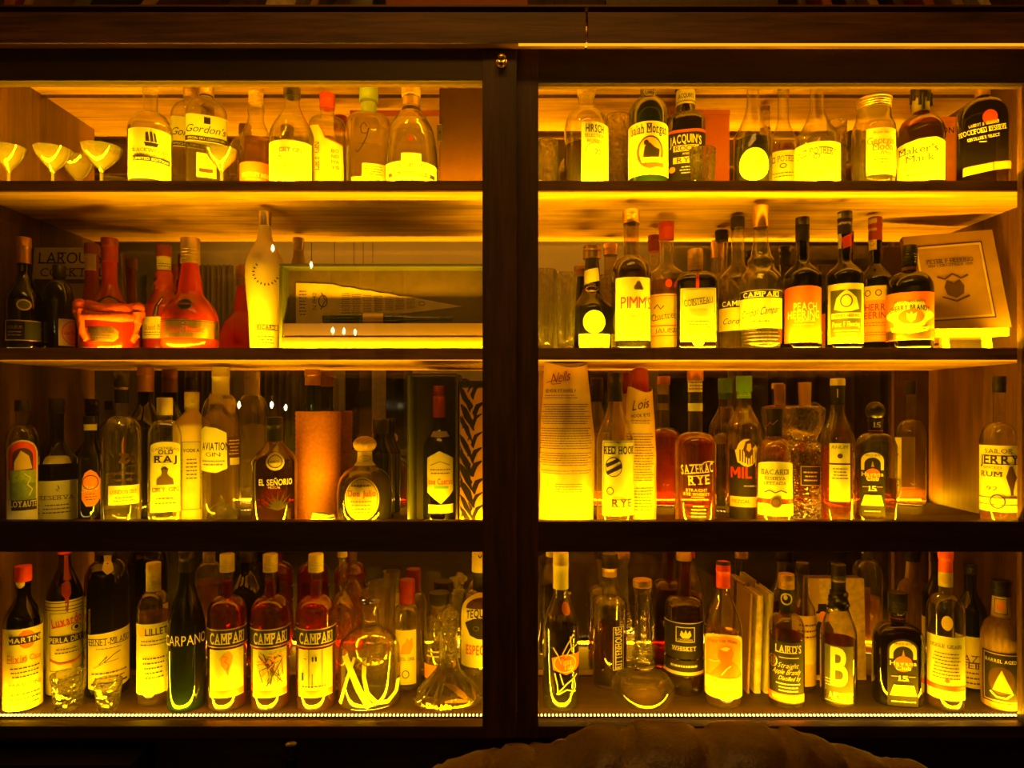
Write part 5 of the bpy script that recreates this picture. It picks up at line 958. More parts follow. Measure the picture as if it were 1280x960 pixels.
bottle('rum_bottle', 'brown wooden barrel shaped bottle with dark framed label and black cap', 4, 1251, 53, 720, 0, 0, 24, y=.05, glass='keg_wood', cap=('black', 742, 725, 20, 'screw'),
       prof=[(892, 46), (880, 50), (860, 53), (800, 53), (793, 52), (785, 48), (778, 42), (773, 30), (770, 26), (748, 22)],
       neck=[[('r', 1239, 745, 1263, 772, 'tan_paper'), ('frame', 1243, 749, 1259, 768, .8, 'brown_ink'), ('o', 1251, 758, 4.5, 6, 'orange_paper')]],
       labels=[[('r', 1228, 816, 1274, 880, 'black_label'), ('frame', 1230, 818, 1272, 878, 1.2, 'dull_gold'), ('t', 'BARREL AGED', 1251, 827, 4, 34, 'cream', {'b': 1}), ('o', 1252, 851, 14, 17, 'brown_ink'), ('poly', [(1241, 864), (1246, 850), (1252, 838), (1258, 850), (1266, 866)], 'tan_paper'), ('stroke', [(1238, 866), (1246, 872), (1258, 872), (1266, 866)], 2, 'cream')]], neck_name='neck_label')
bottle('brandy_bottle', 'clear bottle with pale label showing behind the black badge neck bottle', 4, 1003, 34, 700, 765, 740, 15, y=.140, liq='amber', lev=775, cap=('black', 714, 703, 15, 'plain'), shape='slope', labels=[[('r', 990, 770, 1026, 858, 'tan_paper'), ('lines', 996, 778, 1022, 800, 3, 'grey_ink'), ('r', 990, 800, 1026, 830, 'cream')]])
# ================================================================ glassware
def glassware(name, label, row, cx, y, outer, inner, mat='crystal', group=None, cat='glass', scale=1, parts_='bowl', flute=0):
    """outer / inner profiles [(height m, radius m)]; one closed wall of glass"""
    zb = ROWZ[row] + .0004; o = thing(name, label, cat, (PX(cx, y), y, zb), 0, group)
    P = outer + inner[::-1]; m = MB(); seg = 40; vs = []; K = len(P)
    for z, r in P:
        for i in range(seg):
            t = 2 * pi * i / seg; q = r * (1 + (flute * cos(12 * t) if flute and (z, r) in outer[1:-1] else 0)); vs.append((q * cos(t), q * sin(t), z))
    fs = [(j * seg + i, j * seg + (i + 1) % seg, (j + 1) * seg + (i + 1) % seg, (j + 1) * seg + i) for j in range(K - 1) for i in range(seg)]
    fs += [tuple(reversed(range(seg))), tuple(range((K - 1) * seg, K * seg))]
    m.add(vs, fs, mat, True); return o, m
def coupe(cx, y, rim_py, w, label, group=None):
    s = S(y); R = w / 2 / s * cos(atan2((cx - CX) / s, DC + y)); h = H - (rim_py - CY) / s - ROWZ[1]; t = .0011
    o, m = glassware('coupe_glass', label, 1, cx, y, [(0, R * .62), (.0015, R * .62), (.004, .008), (.010, .0035), (h * .42, .003), (h * .50, .0055), (h * .62, R * .45), (h * .80, R * .80), (h, R)],
                     [(h * .53, .003), (h * .64, R * .45 - t), (h * .81, R * .80 - t), (h, R - t)], 'coupe_crystal')
    m.build('bowl_and_stem', o)
coupe(11, .050, 185, 50, 'coupe glass at the very end of the top shelf')
coupe(66, .05, 187, 52, 'middle coupe glass of three between the cabinet wall and the gin bottles')
coupe(127, .05, 185, 56, 'coupe glass standing just beside the sailing ship gin bottle')
coupe(97, .125, 198, 50, 'coupe glass standing behind, between the last two coupes')
coupe(277, .0345, 188, 42, 'small coupe glass in front of the script label gin bottle')
def tumbler(row, cx, y, top, w, label, mat='cut_crystal', wb=.86, name='tumbler', group=None):
    s = S(y); R = w / 2 / s * cos(atan2((cx - CX) / s, DC + y)); h = H - (top - CY) / s - ROWZ[row]; t = .0024
    o, m = glassware(name, label, row, cx, y, [(0, R * wb * .95), (.002, R * wb), (h * .15, R * (wb + .03)), (h * .5, R * (wb * .5 + .5)), (h - .002, R), (h, R)],
                     [(.010, R * wb * .7), (.012, R * wb - t), (h * .5, R * (wb * .5 + .5) - t), (h - .0006, R - t)], mat, group, flute=.05 if name == 'highball_glass' else .02)
    m.build('glass_body', o)
tumbler(1, 684, .04, 178, 28, 'engraved tumbler on the top shelf beside the post')
tumbler(1, 772, .095, 146, 30, 'tall engraved tumbler between two whiskey bottles on the top shelf')
tumbler(1, 878, .045, 188, 34, 'engraved tumbler in front of the dark bottle with red stripe')
tumbler(1, 1046, .150, 152, 26, 'tall engraved tumbler behind the mason jar')
tumbler(2, 681, .05, 338, 28, 'tall cut highball glass at the post end of its shelf', wb=.72, name='highball_glass')
tumbler(2, 707, .036, 342, 27, 'tall cut highball glass beside the pot bellied liqueur bottle', wb=.72, name='highball_glass')
tumbler(2, 757, .166, 346, 28, 'tall cut highball glass behind the pot bellied liqueur bottle', wb=.72, name='highball_glass')
tumbler(4, 85, .044, 842, 46, 'wide heavy tumbler before the bottle with the straw label', wb=.78)
tumbler(4, 135, .040, 850, 38, 'small shot glass before the signature label bottle', wb=.72, name='shot_glass')
tumbler(4, 470, .163, 738, 36, 'big clear tumbler behind the two letter jug', 'crystal', .9)
# upturned small glass bowl
o, m = glassware('glass_dish', 'small upturned glass dish at the foot of the tag label gin bottle', 3, 277, .0255, [(0, .0300), (.010, .030), (.030, .0255), (.042, .016), (.047, .008)], [(.0, .026), (.008, .0255), (.021, .019), (.030, .004)][0:0] + [(.049, .002)], 'crystal')
m.build('dish_body', o); o.location.y = .044; o.location.x = PX(277, .044)
# mason jar
def jar():
    def ex(o, Z, W, s, R, yy, secs):
        m = MB(); r = W(46); a, b = Z(139), Z(125)
        q = [(a, r, r, 2)]
        for i in range(3): z = a + (b - a) * (.15 + .2 * i); q += [(z, r * .97, r * .97, 2), (z + .001, r, r, 2)]
        q += [(b - .004, r, r, 2), (b - .0035, r * 1.03, r * 1.03, 2), (b - .001, r * 1.03, r * 1.03, 2), (b, r * .98, r * .98, 2), (b - .001, r * .9, r * .9, 2)]
        m.loft(q, 'dull_gold', 36); m.build('lid', o)
    bottle('mason_jar', 'clear mason jar of moonshine with metal screw lid and paper label', 1, 1092, 57, 124, 0, 0, 44, liq='water', lev=158, extra=ex, cat='jar',
       prof=[(226, 54), (218, 57), (200, 57), (172, 57), (160, 55), (153, 49), (147, 45), (138, 44), (126, 44)],
       labels=[[('r', 1083, 160, 1119, 218, 'cream'), ('t', 'From the', 1102, 166, 3, 18, 'brown_ink', {'sh': .3}), ('t', 'Georgia', 1102, 176, 8, 32, 'orange_paper', {'serif': 1}), ('t', 'Moon', 1104, 184, 8, 24, 'orange_paper', {'serif': 1}), ('t', 'Corn Whiskey', 1103, 192, 5, 34, 'brown_ink', {'sh': .2}), ('lines', 1088, 198, 1114, 214, 4, 'grey_ink')]])
jar()
# ================================================================ jug with two big letters
def xo():
    def ex(o, Z, W, s, R, yy, secs):
        m = MB(); m.tube([(W(24), 0, Z(765)), (W(44), 0, Z(768)), (W(56), 0, Z(782)), (W(60), 0, Z(797))], .004, 'glass', 10)
        etched(o, Z, s, R, secs, 462, [('stroke', [(432, 822), (440, 840), (449, 862), (462, 884)], 8, 'cream'), ('stroke', [(444, 822), (436, 846), (430, 868), (426, 884)], 3.4, 'cream'),
             ('stroke', [(456 + 0, 822), (455, 846), (459, 866), (470, 879), (484, 881), (495, 872), (498, 858)], 5, 'cream'), ('t', 'Merci', 472, 802, 8, 26, 'tan_paper', {'sh': .4, 'rot': 10}), ('t', 'XO', 460, 828, 9, 30, 'tan_paper'), ('lines', 440, 886, 486, 888, 1, 'cream')], 'painted_letters')
    bottle('vodka_jug', 'big square shouldered clear jug with two huge pale letters', 4, 462, 79, 752, 0, 0, 24, glass='glass', liq='water', lev=820, extra=ex, y=.072, dr=.85,
       prof=[(892, 72), (884, 78), (865, 79), (820, 78), (805, 75), (797, 66), (790, 50), (785, 32), (780, 25), (765, 23), (758, 27), (756, 27)], cat='jug')
xo()
# ================================================================ agave shaped decanter
def agave_dec():
    def ex(o, Z, W, s, R, yy, secs):
        for k in range(10):
            a = radians(-170 + 34 * k); m = MB(); pts, rad = [], []
            for j in range(8):
                py = 896 - j * 8.2; e = interp(secs, Z(py)); tw = a + j * .05
                pts.append((e[1] * sin(tw), -e[2] * cos(tw), max(.007, Z(py)))); rad.append(.0052 * sin(pi * (j + 1.2) / 9.2) + .0008)
            m.tube(pts, rad, 'crystal', 10); m.build('glass_leaf', o)
        for sx, w in ((20, 6), (32, 5), (8, 4)):
            pass
        etched(o, Z, s, R, secs, 560, [('stroke', [(590, 882), (578, 872), (566, 862), (556, 858)], 7, 'brown_ink', {'taper': 1}), ('stroke', [(594, 880), (592, 866), (588, 852)], 6, 'brown_ink', {'taper': 1}), ('stroke', [(588, 881), (570, 877), (556, 878)], 5, 'brown_ink', {'taper': 1}), ('t', 'Don Julio', 549, 883, 5, 30, 'gold', {'b': 1, 'serif': 1})], 'relief_mark')
        m = MB(); c = Z(770); r = W(25)
        for k in range(8):
            a = 2 * pi * k / 8; m.tube([(r * .5 * sin(a), r * .5 * cos(a), c - .010), (r * .95 * sin(a + .5), r * .95 * cos(a + .5), c + .002), (r * .3 * sin(a + 1), r * .3 * cos(a + 1), c + .016)], [.003, .005, .002], 'cut_crystal', 8)
        m.loft([(c - .018, W(14), W(14), 2), (c - .010, r * .6, r * .6, 2), (c + .002, r * .8, r * .8, 2), (c + .014, r * .4, r * .4, 2)], 'cut_crystal', 20)
        m.build('stopper', o)
    bottle('tequila_decanter', 'clear decanter shaped like an agave flaring over the lit shelf edge', 4, 560, 84, 786, 0, 0, 20, y=.058, dr=.6, glass='crystal', extra=ex,
       prof=[(900, 74), (894, 82), (880, 84), (868, 78), (856, 62), (846, 44), (838, 32), (822, 24), (806, 21), (792, 20), (788, 25), (786, 25)], cat='decanter')
agave_dec()
# ================================================================ flat based ship decanter
bottle('ship_decanter', 'low wide based clear decanter with long ringed neck and flat stopper', 4, 803, 80, 726, 0, 0, 19, y=.070, glass='crystal', cap=('dull_gold', 731, 724, 24, 'plain'),
       prof=[(892, 48), (884, 61), (874, 72), (864, 79), (856, 79), (850, 74), (844, 62), (839, 40), (835, 27), (831, 31), (827, 31), (823, 24), (819, 27), (814, 23), (780, 19), (750, 18), (740, 20), (735, 23), (730, 24)], cat='decanter')
# ================================================================ brown case with clasp (top row)
def planar(o, items, x0, z0, px0, py0, s, y, mat_off=.0005, name='printed_mark', M=None):
    m = MB(); draw(m, items, lambda u, z, off: (M @ Vector((u, -off - mat_off, z))) if M else (u, y - off - mat_off, z), lambda px: (px - px0) / s + x0, lambda py: -(py - py0) / s + z0, s, step=9)
    return m.build(name, o)
y = .05; s = S(y); x0, x1 = PX(549, y), PX(612, y); zt = PZ(110, y) - ROWZ[1]
o = thing('leather_case', 'dark brown leather case with a metal clasp beside the post', 'case', ((x0 + x1) / 2, y, ROWZ[1] + .0004)); w = (x1 - x0) / 2
m = MB(); m.box(-w, w, 0, .055, 0, zt, 'case_brown'); m.build('case_body', o, .003)
m = MB(); m.box(-w, w, .056, .10, 0, zt - .002, 'case_brown'); m.build('lid', o, .003)
m = MB(); zc = PZ(167, y) - ROWZ[1]; m.box(-w - .004, -w + .006, -.004, .03, zc - .017, zc + .017, 'steel'); m.build('clasp', o, .0015)
m = MB(); m.box(-w + .001, -w + .004, -.0055, -.003, zc - .003, zc + .003, 'dark_steel'); m.build('keyhole', o)
def carton(name, label, row, x0, x1, top, y0, y1, mat, cat='box', edge=None, rz=0, items=None):
    z0 = ROWZ[row] + .0004; s = S(y0); a, b = PX(x0, y0), PX(x1, y0); h = PZ(top, y0) - z0; c = (a + b) / 2; w = (b - a) / 2
    o = thing(name, label, cat, (c, (y0 + y1) / 2, z0), radians(rz)); d = (y1 - y0) / 2
    m = MB(); m.box(-w, w, -d, d, 0, h - .012, mat); m.build('box_body', o, .001)
    m = MB(); m.box(-w - .0008, w + .0008, -d - .0008, d + .0008, h - .0115, h, edge or mat); m.build('lid', o, .001)
    if items:
        m = MB(); draw(m, items, lambda u, z, off: (u, -d - .0014 - off, z), lambda px: (px - (x0 + x1) / 2) / s, lambda py: PZ(py, y0) - z0, s, step=9); m.build('printed_mark', o)
    return o
carton('cardboard_box', 'flat pale cardboard box with reddish rim behind the green capped bottle', 1, 438, 560, 138, .177, .192, 'cardboard', edge='book_red')
carton('gift_box', 'orange brown carton standing between the waxed bottle and the corner bourbon', 1, 1158, 1198, 146, .155, .188, 'orange_paper', items=[('t', 'LION', 1180, 163, 7, 24, 'brown_ink', {'b': 1})])
carton('gift_box', 'plain reddish brown carton behind the dark bottle with red stripe', 1, 838, 912, 137, .172, .192, 'book_red')
# ================================================================ books
def cover_book(name, label, row, x0, y0, w, h, th, mat, items, lean, rz, itemspx=None, cat='book'):
    """book standing face out, leaning back; base centre (x0, y0)"""
    o = thing(name, label, cat, (x0, y0, row)); M = Matrix.Rotation(radians(rz), 4, 'Z') @ Matrix.Rotation(radians(-lean), 4, 'X')
    def T(m): m.v = [tuple(M @ Vector(v)) for v in m.v]; return m
    for (a, b) in ((0, .002), (th - .002, th)):
        m = MB(); m.box(-w / 2, w / 2, a, b, 0, h, mat); T(m).build('cover', o)
    m = MB(); m.box(-w / 2 - .001, -w / 2 + .0015, .0, th, 0, h, mat); T(m).build('spine', o)
    m = MB(); m.box(-w / 2 + .002, w / 2 - .003, .0022, th - .0022, .003, h - .003, 'pages'); T(m).build('pages', o)
    m = MB(); U = lambda f: (f - .5) * w; V = lambda f: (1 - f) * h
    draw(m, items, lambda u, z, off: M @ Vector((u, -off - .0002, z)), U, V, 1, step=9); T2 = m.build('cover_print', o)
    return o
# cocktail book leaning back in the dark end; fractions of the cover, sizes in metres
cb = cover_book('cookbook', 'large pale cocktail book with dark photo cover behind the black bottles', ROWZ[2] + .0030, PX(83, .15), .152, .166, .232, .016, 'cream',
    [('r', .02, .30, .98, .98, 'book_dark'), ('t', 'LAROUSSE', .52, .10, .024, .150, 'ink', {'serif': 1}), ('t', 'COCKTAILS', .55, .235, .018, .150, 'brown_ink', {'serif': 1}), ('r', .12, .33, .30, .55, 'olive_label'), ('poly', [(.34, .34), (.80, .34), (.76, .50), (.42, .50)], 'dim_paper')], 5, 0)
y = .07; PB = lambda px: PX(px, y)
hb = cover_book('antique_book', 'tan old book with bordered crest cover propped on the small easel', H + .106 + .0440, PX(1206, .085), .085, .172, .214, .016, 'book_tan',
    [('frame', .10, .11, .86, .90, .0075, 'brown_ink'), ('frame', .115, .125, .845, .885, .0045, 'tan_paper'), ('t', 'PETER F HEERING', .47, .29, .0085, .088, 'ink', {'serif': 1}), ('t', '1818 1 DECEMBER 1918', .47, .335, .0055, .084, 'brown_ink', {'serif': 1}),
     ('poly', [(.36, .56), (.40, .49), (.47, .52), (.54, .49), (.58, .56), (.56, .64), (.47, .68), (.38, .64)], 'brown_ink'), ('stroke', [(.30, .45), (.38, .48), (.47, .43), (.56, .48), (.64, .45)], .004, 'brown_ink'), ('stroke', [(.32, .66), (.47, .71), (.62, .66)], .004, 'brown_ink')], 14, -9)
hb.rotation_euler = (0, radians(-3), 0)
# easel
o = thing('tabletop_easel', 'small pale wooden easel holding the antique tan book', 'easel', (PX(1206, .06), .03, ROWZ[2] + .0004)); ze = .035
EZ = Matrix.Rotation(radians(-9), 4, 'Z')
m = MB(); m.box(-.070, .062, .008, .108, ze - .004, ze + .002, 'easel_wood', EZ); m.box(-.070, .062, .003, .0085, ze - .006, ze + .010, 'easel_wood', EZ); m.build('ledge', o, .0008)
for sx in (-.046, .030):
    m = MB(); m.add([tuple(EZ @ Vector(v)) for v in [(sx - .006, .012, 0), (sx + .008, .012, 0), (sx + .008, .024, 0), (sx - .006, .024, 0), (sx - .008, .012, ze - .0065), (sx + .004, .012, ze - .0065), (sx + .004, .024, ze - .0065), (sx - .008, .024, ze - .0065)]],
        [(0, 1, 2, 3), (4, 7, 6, 5), (0, 4, 5, 1), (1, 5, 6, 2), (2, 6, 7, 3), (3, 7, 4, 0)], 'easel_wood'); m.build('leg', o)
m = MB(); m.tube([(0, .100, ze - .002), (.004, .148, .15)], .004, 'easel_wood', 8); m.build('back_strut', o)
m = MB(); m.tube([(.003, .140, .11), (-.03, .152, .004)], .0035, 'easel_wood', 8); m.build('rear_leg', o)
# ================================================================ hollow presentation box (second row, west)
def presentation():
    y = .030; s = S(y); z0 = ROWZ[2] + .0004; X = lambda px: PX(px, y); Zz = lambda py: PZ(py, y) - z0
    xa, xb = X(349), X(618); xc = (xa + xb) / 2
    o = thing('presentation_box', 'long open presentation box lined dark with glowing gold front edge', 'box', (xc, y, z0))
    L, Rr = xa - xc, xb - xc
    zt = Zz(334) * 1.0
    m = MB(); m.box(L, Rr, .040, .046, .0, zt + .006, 'box_lining'); m.build('back_panel', o)
    m = MB(); m.box(L, Rr, .0, .046, zt + .001, zt + .007, 'box_green'); m.build('upper_wall', o, .0008)
    for a, b in ((L, L + .006), (Rr - .006, Rr)):
        m = MB(); m.box(a, b, .0, .0395, .0, zt, 'box_green'); m.build('side_wall', o, .0008)
    m = MB(); m.box(L + .0065, Rr - .0065, .012, .039, Zz(404) - .004, Zz(404), 'box_green'); m.build('lower_wall', o)
    m = MB(); z1, z2 = Zz(421), Zz(404)
    m.box(L + .007, Rr - .007, .002, .010, z1 + .0008, z2, 'gold'); m.build('front_edge', o, .0006, 'brushed gold front edge')
    m = MB(); m.box(L + .007, Rr - .007, -.003, .010, 0.0005, z1 - .0008, 'gold'); m.build('front_edge', o, .0006, 'brushed gold lower front edge')
    m = MB(); vs = [(362, 404), (362, 349), (388, 350), (410, 351)] + [(410 + 12 * k, 351.5 + 1.9 * k + (k % 2)) for k in range(1, 9)] + [(576, 379.5), (505, 388), (440, 392), (400, 403)]
    def mp(u, z, off): return (u, .0396 - off - .0008, z)
    draw(m, [('poly', vs, 'tan_paper')] + [('lines', 420 + 14 * k, 362 + 1.2 * k, 432 + 14 * k, 389 - k, 11, 'brown_ink') for k in range(7)] + [('lines', 366, 358, 376, 392, 8, 'brown_ink'), ('t', 'N 1942', 386, 373, 5, 22, 'brown_ink', {'rot': 90}), ('ring', 397, 373, 6, 8, 1.4, 'brown_ink'), ('stroke', [(395, 362), (400, 372), (394, 384)], 1.2, 'ink'), ('ring', 524, 376, 4, 3, .8, 'brown_ink')],
         mp, lambda px: X(px) - xc, Zz, s, step=9)
    m.build('printed_card', o, label='knife shaped cream card covered in small print')
presentation()
# the bottle lying in it
y = .0545; o = thing('cognac_bottle', 'slim dark bottle lying on its side inside the open presentation box', 'bottle', (PX(480, y), y, ROWZ[2] + PZ(404, .03) - ROWZ[2] + .0118))
def lying():
    m = MB(); q = [(-.12, .009, .009, 2), (-.119, .0105, .0105, 2), (-.02, .0112, .0112, 2), (.02, .0105, .0105, 2), (.05, .006, .006, 2), (.11, .0045, .0045, 2)]
    m.loft(q, 'glass_brown', 24); m.v = [(z, yv, -x) for x, yv, z in m.v]; m.build('glass_body', o)
    m = MB(); m.loft([(.11, .0052, .0052, 2), (.135, .0056, .0056, 2)], 'black', 20); m.v = [(z, yv, -x) for x, yv, z in m.v]; m.build('cap', o)
    m = MB(); m.loft([(-.04, .0106 + .0006, .0106 + .0006, 2), (.0, .0115, .0115, 2)], 'dull_gold', 24, False, False); m.v = [(z, yv, -x) for x, yv, z in m.v]; m.build('label', o)
lying(); 
# ================================================================ wicker sleeve round the green bottle (third row)
def wicker():
    y = .1455; R = .0435; zb = ROWZ[3] + .0006; o = thing('wicker_sleeve', 'tall ribbed wicker sleeve holding the green wine bottle', 'basket', (PX(398, y), y, zb))
    h = PZ(514, y) - zb; m = MB(); secs = []; n = 46
    for i in range(n + 1):
        z = h * i / n; r = R * (1 + .05 * (z / h)) + (.0017 if i % 2 else 0); secs.append((z, r, r, 2))
    P = secs; q = [(z, r - .003, r - .003, 2) for z, r, _, _ in reversed(secs)]
    m.loft(P + q, 'wicker', 56, False, False); m.build('sleeve', o)
plain('wicker', (.46, .16, .05), .7, noise=.25, scale=160, bump=.5)
wicker()
# small folded napkin and tealight beside it
y = .045; o = thing('tealight', 'small glowing tealight block between the agave bottle and round tequila bottle', 'tealight', (PX(404, y), y, ROWZ[3] + .0004))
emit('wax_lit', (1, .62, .08), 1.2)
m = MB(); m.loft([(0, .022, .014, 6), (.019, .022, .014, 6), (.0195, .021, .013, 6)], 'frosted', 32); m.build('holder', o)
m = MB(); vs = [(-.020, -.012, .0200), (.016, -.013, .0210), (.022, .010, .0204), (-.016, .012, .0215), (-.018, -.010, .0305), (.012, -.011, .0260), (.020, .006, .0245), (-.012, .010, .0300)]
m.add(vs, [(0, 3, 2, 1), (4, 5, 6, 7), (0, 1, 5, 4), (1, 2, 6, 5), (2, 3, 7, 6), (3, 0, 4, 7)], 'cream'); m.build('folded_paper', o, .002)
# ================================================================ dark display case with a bottle (third row, west)
def display():
    y0, y1 = .012, .118; z0 = ROWZ[3] + .0004; xa, xb = PX(511, .03), PX(573, .03); c = (xa + xb) / 2; h = PZ(470, .03) - z0; t = .0035
    o = thing('gift_case', 'tall narrow black gift case standing open with a bottle inside', 'box', (c, 0, z0)); w = (xb - xa) / 2
    m = MB(); m.box(-w, w, y1 - t, y1, 0, h, 'book_dark'); m.build('back_panel', o)
    m = MB(); m.box(-w, -w + t, y0, y1 - t - .0003, 0, h, 'box_green'); m.build('side_wall', o, .0005, 'greenish side wall')
    m = MB(); m.box(w - t, w, y0, y1 - t - .0003, 0, h, 'book_dark'); m.build('side_wall', o, .0005)
    m = MB(); m.box(-w + t + .0003, w - t - .0003, y0, y1 - t - .0003, 0, .003, 'book_dark'); m.build('floor_panel', o)
    m = MB(); m.box(-w, w, y0, y1, h + .0003, h + .004, 'book_dark'); m.build('top_panel', o)
    return c
display()
bottle('tequila_bottle', 'slim dark bottle with red wax neck standing inside the gift case', 3, 549, 40, 480, 560, 530, 14, y=.062, base_dz=.0038, glass='glass_black', liq='dark_liquid', lev=560, cap=('red_wax', 520, 482, 15, 'foil'), shape='slope',
   neck=[[('r', 540, 539, 560, 546, 'tan_paper')]],
   labels=[[('poly', [(534.5, 573), (549, 564), (566, 573), (566, 614), (551, 630), (534.5, 616)], 'cream'), ('stroke', [(538, 582), (550, 577), (562, 582)], .8, 'grey_ink'), ('lines', 538, 585, 563, 594, 2, 'grey_ink'), ('t', 'Jose Cuervo', 550, 602, 7, 34, 'red', {'serif': 1, 'b': 1}), ('r', 543, 608, 560, 611, 'green')], [('r', 536, 631, 566, 642, 'tan_paper')]])
# striped canister beside the post
def canister():
    y = .0135; s = S(y); w = (PX(612, y) - PX(574.5, y)) / 2; z0 = ROWZ[3] + .0004; xc = PX(574.5, y) + w
    o = thing('gift_tin', 'tall orange tin covered in black tiger stripes beside the post', 'tin', (xc, y, z0)); h = PZ(476, y) - z0
    m = MB(); m.box(-w, w, 0, .070, 0, h - .013, 'orange_tin'); m.build('tin_body', o, .0015)
    m = MB(); m.box(-w - .0006, w + .0006, -.0006, .0706, h - .0125, h, 'black'); m.build('lid', o, .001)
    its = []; r = random.Random(4)
    for k in range(9):
        yy = 484 + k * 19 + r.uniform(-3, 3); x = 573 + r.uniform(0, 4); w_ = 5.5 + r.random() * 4
        its.append(('stroke', [(x, yy), (x + 4, yy + 6), (x + 7 + r.random() * 3, yy + 15), (x + 12, yy + 22), (x + 14 + r.random() * 4, yy + 33)], w_, 'ink', {'taper': 1}))
        its.append(('stroke', [(x + 29, yy - 3), (x + 21, yy + 2), (x + 17, yy + 10 + r.random() * 4), (x + 18, yy + 17)], w_ * .8, 'ink', {'taper': 1}))
        its.append(('stroke', [(x + 10, yy - 6), (x + 14, yy + 2), (x + 11, yy + 8)], 3.4, 'ink', {'taper': 1}))
        if k % 2: its.append(('stroke', [(x + 1, yy + 14), (x + 4, yy + 22), (x + 2, yy + 30)], 3.2, 'ink', {'taper': 1}))
    m = MB(); draw(m, its, lambda u, z, off: (max(-w + .0005, min(w - .0005, u)), -off - .0002, max(.003, z)), lambda px: PX(px, y) - xc, lambda py: PZ(py, y) - z0, s, step=9); m.build('stripes', o)
plain('orange_tin', (.62, .30, .06), .35)
canister()
# ================================================================ paper wrapped bottles (third row, east)
def wrapped(cx, w, top, y, label, items, waxtop=None, seed=1):
    s = S(y); z0 = ROWZ[3] + .0006; th = atan2((cx - CX) / s, DC + y); R = w * cos(th) / 2 / s; Z = lambda py: PZ(py, y) - z0
    o = thing('paper_wrapped_bottle', label, 'bottle', (PX(cx, y), y, z0), -th); m = MB(); seg = 44; K = 16; r = random.Random(seed); vs = []
    ph = [r.random() * 6 for _ in range(6)]
    def rad(t, f):
        return R * ((1 - .22 * max(0, f - .55) / .45) + .022 * sin(3 * t + ph[0] + 4 * f) + .016 * sin(7 * t + ph[1] - 6 * f) + .010 * sin(11 * f * 2 + ph[2] + t))
    hh = Z(top)
    for j in range(K + 1):
        for i in range(seg):
            t = 2 * pi * i / seg; f = j / K; q = rad(t, f); vs.append((q * sin(t), -q * cos(t), hh * f + (.006 * sin(2 * t + ph[3]) if j == K else 0)))
    fs = [(j * seg + i, j * seg + (i + 1) % seg, (j + 1) * seg + (i + 1) % seg, (j + 1) * seg + i) for j in range(K) for i in range(seg)]; fs.append(tuple(reversed(range(seg))))
    m.add(vs, fs, 'paper_wrap', True); m.build('paper_wrap', o)
    m = MB(); draw(m, items, lambda u, z, off: ((rad(u / R, z / hh) + off + .0006) * sin(u / R), -(rad(u / R, z / hh) + off + .0006) * cos(u / R), z), lambda px: R * math.asin(max(-.98, min(.98, (px - cx) * cos(th) / s / R))), Z, s, step=.003); m.build('wrap_print', o)
    m = MB(); rn = R * .45; zc = Z(waxtop) if waxtop else hh - .02
    m.loft([(.004, R * .85, R * .85, 2), (hh * .6, R * .8, R * .8, 2), (hh * .75, rn, rn, 2), (max(hh * .8, zc - .012), rn, rn, 2)], 'glass_green', 24); m.build('glass_body', o)
    if waxtop:
        m = MB(); a = hh - .006; b = zc
        m.loft([(a - .02, rn * 1.05, rn * 1.05, 2), (a, rn * 1.3, rn * 1.25, 2), (a + (b - a) * .5, rn * 1.25, rn * 1.2, 2), (b - .004, rn * 1.1, rn * 1.0, 2), (b, rn * .6, rn * .55, 2)], 'red_wax', 28); m.build('wax_cap', o)
    return o
plain('paper_wrap', (.66, .50, .28), .8, noise=.18, scale=18, bump=.4)
wrapped(800, 40, 487, .108, 'slim bottle wrapped in printed paper with red wax top', [('t', 'Lois', 802, 505, 12, 24, 'brown_ink', {'sh': .4, 'rot': 10}), ('t', 'HOOK RYE', 801, 519, 4, 26, 'ink', {'b': 1, 'rot': 4}), ('lines', 786, 524, 816, 530, 2, 'brown_ink'), ('lines', 782, 540, 817, 600, 18, 'brown_ink'), ('lines', 784, 606, 816, 636, 8, 'grey_ink')], waxtop=460, seed=3)
# broad printed sheet wrapped round a bottle at the post
o = wrapped(708, 68, 457, .076, 'broad bottle wrapped in a big printed paper sheet beside the post', [('t', 'Nells', 700, 472, 12, 28, 'dark_red', {'sh': .4, 'rot': 8}), ('stroke', [(680, 479), (692, 476), (688, 481), (700, 480)], 1, 'dark_red'), ('t', 'RED HOOK RYE BARREL 4', 698, 489, 4, 46, 'ink', {'b': 1}), ('lines', 676, 493, 726, 499, 2, 'brown_ink'), ('lines', 676, 504, 738, 530, 9, 'brown_ink'), ('lines', 676, 533, 738, 560, 9, 'brown_ink'), ('lines', 676, 563, 738, 580, 6, 'brown_ink'), ('lines', 676, 584, 740, 590, 2, 'grey_ink'), ('lines', 694, 600, 728, 612, 4, 'grey_ink')], seed=8)
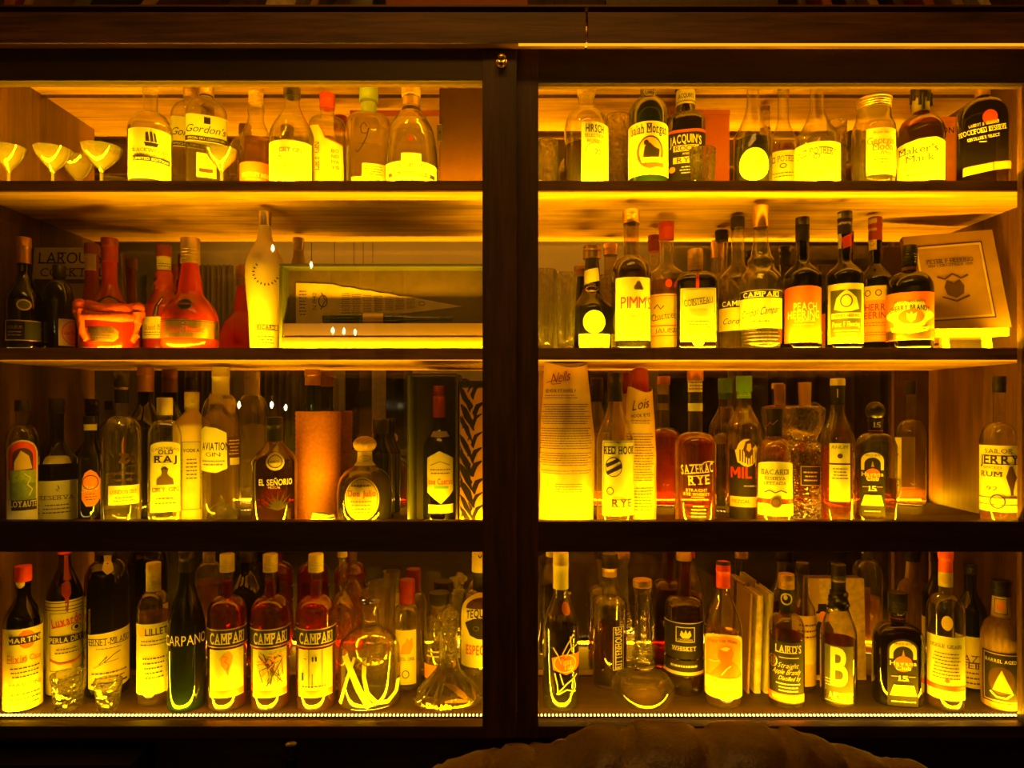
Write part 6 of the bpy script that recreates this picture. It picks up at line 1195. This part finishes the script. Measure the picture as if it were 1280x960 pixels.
# ================================================================ books in the bottom row
def upbook(px, y, th, h, d, cover, label, tilt=0, rz=0):
    o = book('book', label, PX(px, y), y, ROWZ[4] + .0008 + th * abs(sin(radians(tilt))), th, d, h, cover, tilt, rz); return o
upbook(933, .108, .0055, .205, .078, 'book_tan', 'slim book with brownish spine, first of three upright in the bottom row', 2)
upbook(942, .108, .0140, .200, .078, 'pages', 'pale ribbed book in the middle of three upright in the bottom row', 2)
upbook(954.5, .108, .0105, .205, .078, 'cream', 'smooth cream book beside the cursive label bottle in the bottom row', 3)
pb = cover_book('picture_book', 'pale book with a man in a dark hat on the cover', ROWZ[4] + .0015, PX(1049, .17), .172, .118, .215, .010, 'pages',
    [('r', .0, .0, .18, 1, 'tan_paper'), ('poly', [(.09, .33), (.14, .32), (.15, .25), (.30, .25), (.31, .32), (.37, .33), (.36, .345), (.10, .345)], 'ink'), ('o', .23, .37, .0085, .010, 'orange_paper'), ('poly', [(.05, .95), (.06, .50), (.15, .42), (.22, .44), (.33, .42), (.42, .50), (.44, .95)], 'ink'), ('poly', [(.19, .43), (.27, .43), (.23, .60)], 'dark_red')], 2.5, 0)
# small bottle on the ledge under the cabinet
def lowbottle():
    y = -.10; z0 = .4256; o = thing('bottle', 'small dark bottle top just showing under the cabinet', 'bottle', (PX(364, y), y, z0)); h = PZ(929, y) - z0
    m = MB(); m.loft([(0, .026, .026, 2), (.004, .028, .028, 2), (h * .55, .028, .028, 2), (h * .75, .010, .010, 2), (h - .02, .0085, .0085, 2)], 'glass_black', 28); m.build('glass_body', o)
    m = MB(); m.loft([(h - .026, .0095, .0095, 2), (h - .001, .0095, .0095, 2), (h, .008, .008, 2)], 'black', 24); m.build('cap', o)
lowbottle()
cam = bpy.data.cameras.new('camera'); cam.sensor_width = 36; cam.lens = 36 * F / 1280; cam.shift_y = 25 / 1280; cam.clip_start = .02
co = bpy.data.objects.new('camera', cam); COL.objects.link(co); co.location = (0, -DC, H); co.rotation_euler = (pi / 2, 0, 0); SC.camera = co
w = bpy.data.worlds.new('world'); SC.world = w; w.use_nodes = True
w.node_tree.nodes['Background'].inputs[0].default_value = (.02, .01, .002, 1); w.node_tree.nodes['Background'].inputs[1].default_value = .3
SC.view_settings.view_transform = 'Standard'; SC.view_settings.look = 'None'; SC.view_settings.gamma = 1; SC.view_settings.use_curve_mapping = False
SC.view_settings.exposure = .35
cy = SC.cycles; cy.max_bounces = 14; cy.transparent_max_bounces = 48; cy.transmission_bounces = 10; cy.glossy_bounces = 5; cy.diffuse_bounces = 3
cy.sample_clamp_indirect = 4; cy.blur_glossy = .6; cy.use_denoising = True; cy.caustics_reflective = True
